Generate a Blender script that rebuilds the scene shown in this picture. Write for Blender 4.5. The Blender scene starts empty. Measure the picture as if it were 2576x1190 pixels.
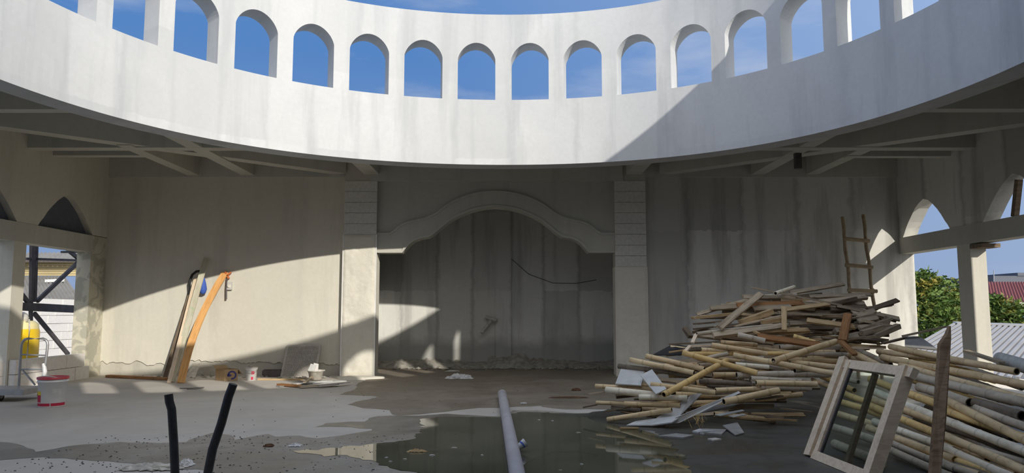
import bpy, math, random
import numpy as np
from mathutils import Vector, Matrix
from mathutils.geometry import tessellate_polygon
C = bpy.context.scene.collection
sc = bpy.context.scene
R = random.Random(7)
PI = math.pi

# ------------------------------------------------------------------ camera, sky, sun
FOC, V0, HOR, H = 1780.0, 615.0, 785.0, 1.4      # focal length and rows in the 2576 x 1190 frame
PITCH = math.atan((HOR - V0) / FOC)
CP, SP = math.cos(PITCH), math.sin(PITCH)
cd = bpy.data.cameras.new('camera'); cam = bpy.data.objects.new('camera', cd); C.objects.link(cam)
cd.sensor_width = 36.0; cd.lens = FOC / 2576 * 36.0
cd.shift_y = (V0 - 595.0) / 2576.0
cam.location = (0, 0, H); cam.rotation_euler = (PI / 2 + PITCH, 0, 0)
cd.clip_end = 600
sc.camera = cam
sc.view_settings.view_transform = 'Standard'; sc.view_settings.look = 'None'
sc.cycles.diffuse_bounces = 8
sc.view_settings.exposure = 0.0; sc.view_settings.gamma = 1.0; sc.view_settings.use_curve_mapping = False

SAZ, SEL = math.radians(33), math.radians(22)
SUN = Vector((math.sin(SAZ) * math.cos(SEL), -math.cos(SAZ) * math.cos(SEL), math.sin(SEL)))
sd = bpy.data.lights.new('sun', 'SUN'); sd.energy = 3.75; sd.color = (1.0, 0.945, 0.84); sd.angle = math.radians(0.53)
so = bpy.data.objects.new('sun', sd); C.objects.link(so); so.rotation_euler = (-SUN).to_track_quat('-Z', 'Y').to_euler()
so.location = SUN * 60

def make_world():
    w = bpy.data.worlds.new('sky'); sc.world = w; w.use_nodes = True
    nt = w.node_tree; nt.nodes.clear(); N = nt.nodes.new; L = nt.links.new
    out = N('ShaderNodeOutputWorld'); bg = N('ShaderNodeBackground'); L(bg.outputs[0], out.inputs[0])
    tc = N('ShaderNodeTexCoord')
    sep = N('ShaderNodeSeparateXYZ'); L(tc.outputs['Generated'], sep.inputs[0])
    dot = N('ShaderNodeVectorMath'); dot.operation = 'DOT_PRODUCT'; L(tc.outputs['Generated'], dot.inputs[0]); dot.inputs[1].default_value = SUN
    r1 = N('ShaderNodeMapRange'); L(dot.outputs['Value'], r1.inputs[0]); r1.inputs[1].default_value = -0.66; r1.inputs[2].default_value = 0.12
    m1 = N('ShaderNodeMix'); m1.data_type = 'RGBA'; L(r1.outputs[0], m1.inputs[0])
    m1.inputs[6].default_value = (0.105, 0.26, 0.60, 1); m1.inputs[7].default_value = (0.52, 0.66, 0.92, 1)
    # the sky whitens and brightens round the sun
    r0 = N('ShaderNodeMapRange'); L(dot.outputs['Value'], r0.inputs[0]); r0.inputs[1].default_value = 0.3; r0.inputs[2].default_value = 1.0
    m0 = N('ShaderNodeMix'); m0.data_type = 'RGBA'; L(r0.outputs[0], m0.inputs[0]); L(m1.outputs[2], m0.inputs[6]); m0.inputs[7].default_value = (1.75, 1.7, 1.6, 1)
    m1 = m0
    # paler towards the horizon
    r2 = N('ShaderNodeMapRange'); L(sep.outputs[2], r2.inputs[0]); r2.inputs[1].default_value = 0.0; r2.inputs[2].default_value = 0.34
    r2.inputs[3].default_value = 0.75; r2.inputs[4].default_value = 0.0
    m2 = N('ShaderNodeMix'); m2.data_type = 'RGBA'; L(r2.outputs[0], m2.inputs[0]); L(m1.outputs[2], m2.inputs[6]); m2.inputs[7].default_value = (0.36, 0.45, 0.63, 1)
    # thin streaks of cloud
    mp = N('ShaderNodeMapping'); L(tc.outputs['Generated'], mp.inputs[0]); mp.inputs[3].default_value = (2.2, 2.2, 9.0); mp.inputs[1].default_value = (3.1, 7.7, 1.9)
    nz = N('ShaderNodeTexNoise'); L(mp.outputs[0], nz.inputs[0]); nz.inputs['Scale'].default_value = 1.6; nz.inputs['Detail'].default_value = 6; nz.inputs['Roughness'].default_value = 0.55
    r3 = N('ShaderNodeMapRange'); L(nz.outputs[0], r3.inputs[0]); r3.inputs[1].default_value = 0.54; r3.inputs[2].default_value = 0.76; r3.inputs[4].default_value = 0.5
    m3 = N('ShaderNodeMix'); m3.data_type = 'RGBA'; L(r3.outputs[0], m3.inputs[0]); L(m2.outputs[2], m3.inputs[6]); m3.inputs[7].default_value = (0.62, 0.68, 0.80, 1)
    L(m3.outputs[2], bg.inputs[0]); bg.inputs[1].default_value = 0.92
make_world()

# ------------------------------------------------------------------ measuring helpers
def ray(px, py):
    u = (px - 1288) / FOC; v = (V0 - py) / FOC
    return Vector((u, CP - v * SP, SP + v * CP))
def at(px, py, Y): d = ray(px, py); return Vector((0, 0, H)) + d * (Y / d.y)
def atx(px, py, X): d = ray(px, py); return Vector((0, 0, H)) + d * (X / d.x)
def fl(px, py, z=0.0): d = ray(px, py); return Vector((0, 0, H)) + d * ((z - H) / d.z)

# ------------------------------------------------------------------ mesh helpers
class MB:
    def __init__(s): s.v = []; s.f = []; s.sm = []; s.a = {}
    def add(s, vs, fs, smooth=False):
        o = len(s.v); s.v += [tuple(p) for p in vs]
        for f in fs: s.f.append(tuple(i + o for i in f)); s.sm.append(smooth)
        return o
    def quad(s, a, b, c, d): s.add([a, b, c, d], [(0, 1, 2, 3)])
    def box(s, lo, hi):
        x0, y0, z0 = lo; x1, y1, z1 = hi
        s.add([(x0, y0, z0), (x1, y0, z0), (x1, y1, z0), (x0, y1, z0), (x0, y0, z1), (x1, y0, z1), (x1, y1, z1), (x0, y1, z1)],
              [(0, 3, 2, 1), (4, 5, 6, 7), (0, 1, 5, 4), (1, 2, 6, 5), (2, 3, 7, 6), (3, 0, 4, 7)])
    def bar(s, p, q, w, t, up=(0, 0, 1), jit=0.0):
        p, q = Vector(p), Vector(q); d = (q - p).normalized(); up = Vector(up)
        if abs(d.dot(up)) > 0.97: up = Vector((0, 1, 0))
        sx = d.cross(up).normalized(); sy = sx.cross(d).normalized()
        vs = []
        for c in (p, q):
            for a, b in ((-1, -1), (1, -1), (1, 1), (-1, 1)):
                vs.append(c + sx * (a * w / 2) + sy * (b * t / 2) + d * R.uniform(-jit, jit))
        s.add(vs, [(0, 1, 2, 3), (7, 6, 5, 4), (0, 4, 5, 1), (1, 5, 6, 2), (2, 6, 7, 3), (3, 7, 4, 0)])
    def tube(s, pts, r, n=10, cap=True, rings=None):
        pts = [Vector(p) for p in pts]; rs = r if isinstance(r, (list, tuple)) else [r] * len(pts)
        d0 = (pts[1] - pts[0]).normalized(); ref = Vector((0, 0, 1)) if abs(d0.z) < 0.9 else Vector((1, 0, 0))
        vs = []
        for i, p in enumerate(pts):
            d = (pts[min(i + 1, len(pts) - 1)] - pts[max(i - 1, 0)]).normalized()
            sx = d.cross(ref).normalized(); sy = sx.cross(d).normalized()
            for k in range(n):
                a = 2 * PI * k / n; vs.append(p + (sx * math.cos(a) + sy * math.sin(a)) * rs[i])
        fs = []
        for i in range(len(pts) - 1):
            for k in range(n): fs.append((i * n + k, i * n + (k + 1) % n, (i + 1) * n + (k + 1) % n, (i + 1) * n + k))
        s.add(vs, fs, True)
        if cap:
            s.add(vs[:n], [tuple(range(n))[::-1]]); s.add(vs[-n:], [tuple(range(n))])
    def lathe(s, c, prof, n=28):
        vs = []; c = Vector(c)
        for r, z in prof:
            for k in range(n): a = 2 * PI * k / n; vs.append(c + Vector((r * math.cos(a), r * math.sin(a), z)))
        fs = []
        for i in range(len(prof) - 1):
            for k in range(n): fs.append((i * n + k, i * n + (k + 1) % n, (i + 1) * n + (k + 1) % n, (i + 1) * n + k))
        s.add(vs, fs, True)
    def disc(s, c, r, z=0, n=28): s.lathe(Vector(c), [(r, z), (0.0005, z)], n)
    def prism(s, poly, y0, y1):   # poly in (x, z), extruded along y
        n = len(poly); vs = [(x, y0, z) for x, z in poly] + [(x, y1, z) for x, z in poly]
        tri = tessellate_polygon([[Vector((x, z, 0)) for x, z in poly]])
        fs = [tuple(t) for t in tri] + [tuple(i + n for i in t[::-1]) for t in tri] + [(i, (i + 1) % n, n + (i + 1) % n, n + i) for i in range(n)]
        s.add(vs, fs)
    def poly(s, pts):
        tri = tessellate_polygon([[Vector((p[0], p[1], 0)) for p in pts]]); s.add(pts, [tuple(t) for t in tri])
    def build(s, name, mat, parent=None, origin=None):
        base = Vector((0, 0, 0))
        if parent is not None: base = world_loc(parent)
        if parent is None and origin is None:
            a = np.array(s.v); origin = ((a[:, 0].min() + a[:, 0].max()) / 2, (a[:, 1].min() + a[:, 1].max()) / 2, a[:, 2].min())
        if parent is None: base = Vector(origin)
        me = bpy.data.meshes.new(name)
        me.from_pydata([(x - base.x, y - base.y, z - base.z) for x, y, z in s.v], [], s.f)
        me.polygons.foreach_set('use_smooth', s.sm)
        if isinstance(mat, (list, tuple)):
            for m in mat: me.materials.append(m)
        else: me.materials.append(mat)
        for k, d in s.a.items():
            at_ = me.attributes.new(k, 'FLOAT', 'POINT'); at_.data.foreach_set('value', d)
        me.update()
        o = bpy.data.objects.new(name, me); C.objects.link(o)
        if parent is not None: o.parent = parent
        else: o.location = base
        o['wl'] = list(base)
        return o
def world_loc(o):
    return Vector(o['wl'])
def tag(o, label=None, cat=None, group=None, kind=None):
    if label: o['label'] = label
    if cat: o['category'] = cat
    if group: o['group'] = group
    if kind: o['kind'] = kind
    return o
def thing(name, label, cat, loc, group=None):
    o = bpy.data.objects.new(name, None); C.objects.link(o); o.location = loc; o['wl'] = list(loc)
    o.empty_display_size = 0.1
    return tag(o, label, cat, group)
def struct(name, mb, mat, label=None):
    o = mb.build(name, mat, origin=(0, 0, 0)); o['kind'] = 'structure'
    if label: o['label'] = label
    return o

# ------------------------------------------------------------------ materials
class NT:
    def __init__(s, name):
        s.m = bpy.data.materials.new(name); s.m.use_nodes = True; s.t = s.m.node_tree; s.t.nodes.clear()
        s.out = s.t.nodes.new('ShaderNodeOutputMaterial'); s.b = s.t.nodes.new('ShaderNodeBsdfPrincipled'); s.t.links.new(s.b.outputs[0], s.out.inputs[0])
    def n(s, t, **k):
        x = s.t.nodes.new('ShaderNode' + t)
        for a, b in k.items(): setattr(x, a, b)
        return x
    def l(s, a, b): s.t.links.new(a, b)
    def coord(s, kind='world', scale=(1, 1, 1)):
        if kind == 'world': g = s.n('NewGeometry').outputs['Position']
        else: g = s.n('TexCoord').outputs['Object']
        m = s.n('Mapping'); s.l(g, m.inputs[0]); m.inputs[3].default_value = scale; return m.outputs[0]
    def noise(s, co, scale, detail=4, rough=0.55, dist=0.0):
        x = s.n('TexNoise'); s.l(co, x.inputs[0]); x.inputs['Scale'].default_value = scale; x.inputs['Detail'].default_value = detail
        x.inputs['Roughness'].default_value = rough; x.inputs['Distortion'].default_value = dist; return x.outputs[0]
    def rng(s, v, a, b, c=0.0, d=1.0):
        x = s.n('MapRange'); s.l(v, x.inputs[0]); x.inputs[1].default_value = a; x.inputs[2].default_value = b; x.inputs[3].default_value = c; x.inputs[4].default_value = d; return x.outputs[0]
    def mix(s, f, a, b, mode='MIX'):
        x = s.n('Mix', data_type='RGBA', blend_type=mode)
        for i, v in ((0, f), (6, a), (7, b)):
            if hasattr(v, 'is_linked'): s.l(v, x.inputs[i])
            elif i == 0: x.inputs[0].default_value = v
            else: x.inputs[i].default_value = (*v, 1) if len(v) == 3 else v
        return x.outputs[2]
    def math(s, op, a, b=None):
        x = s.n('Math', operation=op)
        for i, v in enumerate((a, b)):
            if v is None: continue
            if hasattr(v, 'is_linked'): s.l(v, x.inputs[i])
            else: x.inputs[i].default_value = v
        return x.outputs[0]
    def bump(s, v, strength=0.3, dist=0.02):
        x = s.n('Bump'); s.l(v, x.inputs['Height']); x.inputs['Strength'].default_value = strength; x.inputs['Distance'].default_value = dist
        s.l(x.outputs[0], s.b.inputs['Normal'])
    def fin(s, col, rough=0.8, spec=0.3, metal=0.0):
        if hasattr(col, 'is_linked'): s.l(col, s.b.inputs['Base Color'])
        else: s.b.inputs['Base Color'].default_value = (*col, 1)
        if hasattr(rough, 'is_linked'): s.l(rough, s.b.inputs['Roughness'])
        else: s.b.inputs['Roughness'].default_value = rough
        s.b.inputs['Specular IOR Level'].default_value = spec; s.b.inputs['Metallic'].default_value = metal
        return s.m
def plain(name, col, rough=0.6, var=0.12, spec=0.3, metal=0.0, scale=9, bump=0.0, co='obj'):
    t = NT(name); c = t.coord(co); n = t.noise(c, scale, 5)
    r = t.n('ObjectInfo').outputs['Random']
    dark = tuple(x * (1 - 2 * var) for x in col); lite = tuple(min(1, x * (1 + var)) for x in col)
    if bump: t.bump(n, bump, 0.01)
    return t.fin(t.mix(t.rng(n, 0.3, 0.7), dark, lite), rough, spec, metal)
def concrete(name, base, dark, lite, panel=0.0, pw=(1.0, 2.2), streak=0.5, blotch=0.5, bump=0.15, rough=0.9, zbase=None):
    """cast and plastered concrete: blotches, vertical runs, faint cast panels, optional damp foot"""
    t = NT(name); w = t.coord('world')
    bl = t.noise(w, 0.9, 6, 0.6, 0.4)
    st = t.noise(t.coord('world', (1.6, 1.6, 0.16)), 1.5, 5, 0.6)
    fine = t.noise(w, 14, 5, 0.65)
    col = t.mix(t.rng(bl, 0.36, 0.66, 0, blotch), base, lite)
    col = t.mix(t.rng(st, 0.52, 0.68, 0, streak), col, dark)
    if panel:
        sep = t.n('SeparateXYZ'); t.l(w, sep.inputs[0])
        wob = t.noise(w, 3.0, 4, 0.7)
        hx = t.math('ADD', t.math('DIVIDE', t.math('ADD', sep.outputs[0], sep.outputs[1]), pw[0]), t.math('MULTIPLY', wob, 0.22))
        hz = t.math('ADD', t.math('DIVIDE', sep.outputs[2], pw[1]), t.math('MULTIPLY', wob, 0.10))
        cb = t.n('CombineXYZ'); t.l(t.math('FLOOR', hx), cb.inputs[0]); t.l(t.math('FLOOR', hz), cb.inputs[1])
        wn = t.n('TexWhiteNoise', noise_dimensions='2D'); t.l(cb.outputs[0], wn.inputs[0])
        col = t.mix(t.rng(wn.outputs[0], 0.35, 1.0, 0, panel), col, dark)
        fr = t.math('ABSOLUTE', t.math('SUBTRACT', t.math('FRACT', hx), 0.5))
        col = t.mix(t.rng(fr, 0.42, 0.5, 0, panel * 0.8), col, dark)
    if zbase:
        sep2 = t.n('SeparateXYZ'); t.l(w, sep2.inputs[0])
        zz = t.math('ADD', sep2.outputs[2], t.math('MULTIPLY', t.noise(w, 2.2, 4), -0.5))
        col = t.mix(t.rng(zz, zbase[0], zbase[1], zbase[2], 0.0), col, dark)
    col = t.mix(t.rng(fine, 0.2, 0.8, 0.0, 0.22), col, tuple(x * 0.6 for x in base))
    t.bump(t.mix(0.5, t.noise(w, 6, 6, 0.6), fine), bump, 0.03)
    return t.fin(col, rough, 0.25)

M = {}
M['drum'] = concrete('white_render', (0.565, 0.575, 0.59), (0.44, 0.455, 0.475), (0.625, 0.635, 0.65), panel=0.5, pw=(1.1, 1.45), streak=0.75, blotch=0.9, bump=0.03)
M['wall'] = concrete('wall_concrete', (0.70, 0.685, 0.64), (0.25, 0.245, 0.23), (0.80, 0.785, 0.73), panel=0.55, pw=(1.25, 3.4), streak=0.55, bump=0.08)
M['wall_l'] = concrete('wall_render_left', (0.67, 0.638, 0.55), (0.44, 0.425, 0.38), (0.74, 0.705, 0.615), panel=0.16, pw=(1.9, 6.0), streak=0.35, bump=0.06)
M['niche'] = concrete('niche_concrete', (0.70, 0.695, 0.66), (0.30, 0.30, 0.285), (0.80, 0.795, 0.755), panel=0.75, pw=(0.92, 2.05), streak=0.5, bump=0.1, zbase=(0.25, 0.55, 0.8))
M['core'] = concrete('raw_concrete', (0.53, 0.505, 0.44), (0.33, 0.315, 0.275), (0.62, 0.59, 0.51), bump=0.5)
M['slab'] = concrete('slab_concrete', (0.53, 0.52, 0.465), (0.30, 0.30, 0.265), (0.62, 0.605, 0.54), streak=0.3, bump=0.1)
M['plaster'] = concrete('rough_plaster', (0.70, 0.665, 0.58), (0.48, 0.46, 0.395), (0.78, 0.75, 0.66), streak=0.2, blotch=0.7, bump=0.6)
def mat_mottled():
    t = NT('mottled_plaster'); w = t.coord('world'); n = t.noise(w, 3.2, 3, 0.5, 1.2); f = t.noise(w, 16, 5, 0.65); b = t.noise(w, 1.1, 4)
    col = t.mix(t.rng(n, 0.47, 0.54), (0.60, 0.565, 0.455), (0.44, 0.42, 0.345)); col = t.mix(t.rng(f, 0.55, 0.75, 0, 0.5), col, (0.36, 0.34, 0.285)); col = t.mix(t.rng(b, 0.55, 0.7, 0, 0.5), col, (0.38, 0.365, 0.31))
    t.bump(t.mix(0.5, n, f), 0.5, 0.02); return t.fin(col, 0.92, 0.2)
M['mottled'] = mat_mottled()
M['block'] = plain('aerated_block', (0.66, 0.645, 0.60), 0.95, 0.06, 0.1, scale=18, bump=0.15, co='world')
M['block_w'] = plain('white_aerated_block', (0.78, 0.75, 0.72), 0.95, 0.05, 0.1, scale=18, bump=0.15, co='world')

def mat_floor():
    t = NT('floor_screed'); w = t.coord('world')
    a = t.noise(w, 0.55, 7, 0.6, 0.5); b = t.noise(w, 4, 6, 0.65); c = t.noise(w, 40, 4, 0.7)
    col = t.mix(t.rng(a, 0.35, 0.65), (0.455, 0.425, 0.385), (0.56, 0.525, 0.48))
    col = t.mix(t.rng(b, 0.55, 0.75, 0, 0.4), col, (0.36, 0.33, 0.295))
    col = t.mix(t.rng(c, 0.62, 0.75, 0, 0.35), col, (0.24, 0.23, 0.21))
    t.bump(t.mix(0.5, b, c), 0.12, 0.02)
    return t.fin(col, 0.88, 0.25)
M['floor'] = mat_floor()
def mat_damp(name, c0, c1, speck, r0=0.45, r1=0.8):
    t = NT(name); w = t.coord('world')
    a = t.noise(w, 0.8, 7, 0.62, 0.6); c = t.noise(w, 26, 5, 0.7); d = t.noise(w, 5, 6, 0.65)
    col = t.mix(t.rng(a, 0.38, 0.62), c0, c1)
    col = t.mix(t.rng(d, 0.5, 0.72, 0, 0.5), col, tuple(x * 0.55 for x in c0))
    col = t.mix(t.rng(c, 0.60, 0.70, 0, speck), col, (0.05, 0.045, 0.04))
    t.bump(t.mix(0.5, c, d), 0.18, 0.02)
    return t.fin(col, t.rng(a, 0.35, 0.65, r0, r1), 0.4)
M['damp'] = mat_damp('damp_screed', (0.205, 0.17, 0.13), (0.27, 0.23, 0.185), 0.2)
M['mud'] = mat_damp('muddy_screed', (0.19, 0.17, 0.14), (0.33, 0.30, 0.26), 0.7, 0.35, 0.75)
M['dark_damp'] = mat_damp('dark_wet_screed', (0.055, 0.053, 0.046), (0.095, 0.09, 0.078), 0.4, 0.25, 0.6)
def mat_water():
    t = NT('puddle_water'); w = t.coord('world')
    a = t.noise(w, 0.9, 5, 0.6, 0.4)
    t.bump(t.noise(w, 5, 3), 0.012, 0.01)
    t.b.inputs['IOR'].default_value = 1.33
    return t.fin(t.mix(t.rng(a, 0.35, 0.65), (0.065, 0.068, 0.042), (0.115, 0.11, 0.075)), 0.03, 0.5)
M['water'] = mat_water()

def warm(c): return (min(1, c[0] * 1.16), c[1] * 1.03, c[2] * 0.84)
def mat_wood(name, c0, c1, c2, rough=0.8):
    c0, c1, c2 = warm(c0), warm(c1), warm(c2)
    t = NT(name); o = t.coord('obj', (1.2, 14, 14)); o2 = t.coord('obj')
    r = t.n('ObjectInfo').outputs['Random']
    g = t.noise(o, 2.0, 6, 0.6, 0.8)
    col = t.mix(r, c0, c1)
    col = t.mix(t.rng(g, 0.42, 0.66, 0, 0.8), col, c2)
    col = t.mix(t.rng(t.noise(o2, 3.0, 5, 0.65), 0.55, 0.72, 0, 0.45), col, tuple(x * 0.7 for x in c2))
    t.bump(g, 0.25, 0.004)
    return t.fin(col, rough, 0.2)
M['grey_wood'] = mat_wood('weathered_timber', (0.34, 0.31, 0.27), (0.52, 0.48, 0.425), (0.20, 0.175, 0.15))
M['dark_wood'] = mat_wood('dark_timber', (0.16, 0.135, 0.115), (0.24, 0.205, 0.175), (0.08, 0.066, 0.056))
M['tan_wood'] = mat_wood('tan_timber', (0.47, 0.37, 0.24), (0.56, 0.47, 0.335), (0.30, 0.22, 0.135))
M['brown_wood'] = mat_wood('brown_timber', (0.30, 0.165, 0.085), (0.37, 0.22, 0.12), (0.17, 0.095, 0.05))
M['pale_wood'] = mat_wood('pale_planed_timber', (0.70, 0.64, 0.58), (0.76, 0.70, 0.64), (0.56, 0.49, 0.43))
M['orange_wood'] = mat_wood('orange_plank', (0.66, 0.40, 0.18), (0.68, 0.42, 0.20), (0.52, 0.29, 0.12))
M['stake_wood'] = mat_wood('stake_timber', (0.24, 0.175, 0.13), (0.27, 0.20, 0.15), (0.12, 0.085, 0.065))
def mat_green_plank():
    t = NT('limed_green_plank'); o = t.coord('obj', (1.5, 10, 10)); g = t.noise(o, 3, 5); s = t.noise(t.coord('obj', (2, 3, 3)), 4, 6, 0.7)
    col = t.mix(t.rng(g, 0.4, 0.65, 0, 0.6), (0.60, 0.56, 0.44), (0.45, 0.41, 0.31))
    return t.fin(t.mix(t.rng(s, 0.54, 0.68, 0, 0.55), col, (0.28, 0.46, 0.24)), 0.8, 0.2)
M['green_wood'] = mat_green_plank()
def mat_bamboo(name, c0, c1, dirt):
    c0, c1, dirt = [tuple(min(.95, 1.22 * v) for v in warm(c)) for c in (c0, c1, dirt)]
    t = NT(name); r = t.n('ObjectInfo').outputs['Random']
    o = t.coord('obj', (2.0, 5, 5)); n = t.noise(o, 2.5, 6, 0.65)
    at_ = t.n('Attribute', attribute_name='node')
    col = t.mix(r, c0, c1)
    col = t.mix(t.rng(n, 0.46, 0.68, 0, 0.7), col, dirt)
    col = t.mix(t.rng(at_.outputs['Fac'], 0.0, 1.0, 0, 0.40), col, tuple(x * 0.45 for x in dirt))
    t.bump(n, 0.06, 0.004)
    return t.fin(col, 0.55, 0.3)
M['bamboo'] = mat_bamboo('dry_bamboo', (0.52, 0.43, 0.29), (0.60, 0.52, 0.385), (0.33, 0.265, 0.18))
M['bamboo_y'] = mat_bamboo('yellow_bamboo', (0.58, 0.45, 0.22), (0.62, 0.49, 0.26), (0.36, 0.27, 0.14))
M['bamboo_g'] = mat_bamboo('grey_bamboo', (0.37, 0.355, 0.335), (0.46, 0.445, 0.425), (0.24, 0.225, 0.205))
M['bamboo_w'] = mat_bamboo('limed_bamboo', (0.62, 0.61, 0.58), (0.70, 0.69, 0.66), (0.42, 0.40, 0.36))
M['bamboo_o'] = mat_bamboo('old_bamboo', (0.27, 0.225, 0.165), (0.31, 0.265, 0.20), (0.15, 0.125, 0.095))
M['bamboo_d'] = mat_bamboo('dark_bamboo', (0.13, 0.12, 0.11), (0.18, 0.16, 0.145), (0.07, 0.063, 0.056))
M['hole'] = plain('bamboo_bore', (0.035, 0.03, 0.025), 0.9)
M['sheet'] = plain('fibre_cement_sheet', (0.60, 0.60, 0.585), 0.85, 0.08, scale=6)
M['sheet_d'] = plain('grey_board_sheet', (0.33, 0.32, 0.30), 0.85, 0.12, scale=6)
M['tarp'] = plain('black_sheeting', (0.03, 0.03, 0.03), 0.6)
M['steel_dark'] = plain('dark_painted_steel', (0.105, 0.09, 0.09), 0.6, 0.2, 0.4, scale=6)
M['black_bar'] = plain('black_bar_paint', (0.022, 0.022, 0.026), 0.45, 0.2, 0.4, scale=20)
M['galv'] = plain('galvanised_tube', (0.42, 0.42, 0.43), 0.4, 0.1, 0.5, 0.6)
M['pvc'] = concrete('grey_pipe', (0.40, 0.385, 0.41), (0.24, 0.23, 0.24), (0.50, 0.48, 0.50), streak=0.3, blotch=0.8, bump=0.05, rough=0.6)
M['pvc_pale'] = plain('pale_pipe', (0.55, 0.54, 0.50), 0.6, 0.12, scale=14)
M['white_pl'] = plain('white_plastic', (0.80, 0.79, 0.78), 0.4, 0.03, 0.5)
M['dirty_pl'] = plain('dirty_plastic', (0.62, 0.585, 0.52), 0.6, 0.15, scale=12)
M['red_pl'] = plain('red_plastic', (0.55, 0.06, 0.075), 0.4, 0.08, 0.5)
M['red_print'] = plain('red_print', (0.52, 0.03, 0.07), 0.5, 0.05)
M['yellow_print'] = plain('yellow_print', (0.80, 0.58, 0.05), 0.5, 0.05)
M['grey_print'] = plain('grey_print', (0.55, 0.54, 0.52), 0.6, 0.06)
M['blue_print'] = plain('blue_print', (0.055, 0.055, 0.22), 0.6, 0.05)
M['yellow_tank'] = plain('yellow_tank_plastic', (0.86, 0.58, 0.02), 0.35, 0.05, 0.5, scale=3)
M['tank_cap'] = plain('tank_neck_plastic', (0.84, 0.74, 0.40), 0.4, 0.05)
M['cloth_bag'] = plain('pale_cloth', (0.62, 0.60, 0.58), 0.9, 0.1)
M['card'] = plain('cardboard', (0.43, 0.30, 0.165), 0.85, 0.06, scale=10)
M['blue'] = plain('blue_cloth', (0.06, 0.13, 0.50), 0.7, 0.1)
M['orange'] = plain('orange_plastic', (0.60, 0.17, 0.05), 0.5, 0.1)
M['rubber'] = plain('black_rubber', (0.025, 0.024, 0.025), 0.6)
M['perf'] = plain('perforated_grey_sheet', (0.47, 0.44, 0.40), 0.7, 0.06)
M['perf_back'] = plain('panel_back', (0.20, 0.18, 0.16), 0.8, 0.06)
M['bag'] = plain('clear_bag_plastic', (0.66, 0.66, 0.67), 0.35, 0.12, 0.5, scale=20)
M['rub'] = plain('mortar_rubble', (0.38, 0.36, 0.32), 0.95, 0.2, 0.1, scale=8)
M['chip'] = plain('dark_chip', (0.075, 0.07, 0.065), 0.9, 0.2)
M['leafbrown'] = plain('brown_leaf', (0.15, 0.08, 0.045), 0.8, 0.2)
M['string'] = plain('twine', (0.45, 0.38, 0.27), 0.9)
def mat_glass():
    t = NT('window_glass'); t.b.inputs['Transmission Weight'].default_value = 1.0; t.b.inputs['IOR'].default_value = 1.45
    return t.fin((0.70, 0.80, 0.78), 0.02, 0.5)
M['glass'] = mat_glass()
M['roof_grey'] = plain('grey_roof_sheet', (0.37, 0.36, 0.36), 0.5, 0.05, 0.4, co='world', scale=0.5)
M['roof_red'] = plain('red_roof_sheet', (0.24, 0.075, 0.072), 0.7, 0.06, co='world', scale=0.4)
M['roof_fibre'] = plain('fibre_cement_roof', (0.36, 0.34, 0.315), 0.9, 0.1, co='world', scale=0.7)
M['cladding'] = plain('cream_cladding', (0.66, 0.58, 0.38), 0.7, 0.06, co='world', scale=0.6)
M['bldg_white'] = plain('white_wall_paint', (0.72, 0.70, 0.68), 0.85, 0.04, co='world')
M['bldg_dark'] = plain('dark_building', (0.13, 0.14, 0.17), 0.8, 0.05, co='world')
M['bldg_blue'] = plain('blue_door_paint', (0.05, 0.16, 0.55), 0.5, 0.05)
M['ground'] = plain('outer_ground', (0.28, 0.25, 0.20), 0.95, 0.2, co='world', scale=0.3)
def mat_leaf():
    t = NT('tree_leaves'); w = t.coord('world'); n = t.noise(w, 1.3, 4); r = t.n('NewGeometry').outputs['Random Per Island']
    col = t.mix(r, (0.055, 0.115, 0.022), (0.14, 0.20, 0.04))
    col = t.mix(t.rng(n, 0.52, 0.70, 0, 0.7), col, (0.36, 0.24, 0.04))
    return t.fin(col, 0.6, 0.3)
M['leaf'] = mat_leaf()
M['bark'] = plain('bark', (0.13, 0.10, 0.075), 0.95, 0.2, scale=5)

# ------------------------------------------------------------------ dimensions
XL, XR, YN, YB, ZC = -9.15, 8.75, -1.55, 15.9, 4.95      # side walls, near wall, back wall, soffit
DX, DY, DR, DT = -0.230, 7.1805, 5.9875, 0.39             # drum centre, inner radius, thickness
ZB, ZS, ZT, ZA, ZSP = 4.155, 5.405, 7.082, 6.517, 6.185   # drum foot, sills, rim, arch crowns, springing
def drad(t):
    return DR + 0.0252 * math.cos(2 * t) - 0.0386 * math.cos(3 * t) - 0.0546 * math.cos(4 * t) + 0.0256 * math.sin(2 * t) + 0.0144 * math.sin(3 * t)
def dpt(t, z, off=0.0):
    r = drad(t) + off; return (DX + r * math.sin(t), DY + r * math.cos(t), z)

# ------------------------------------------------------------------ floor
mb = MB(); mb.box((XL - 2.6, YN - 0.3, -0.25), (XR + 0.35, 18.6, 0.0))
floor = struct('floor', mb, M['floor'], 'dusty grey screed floor of the unfinished hall')

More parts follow.
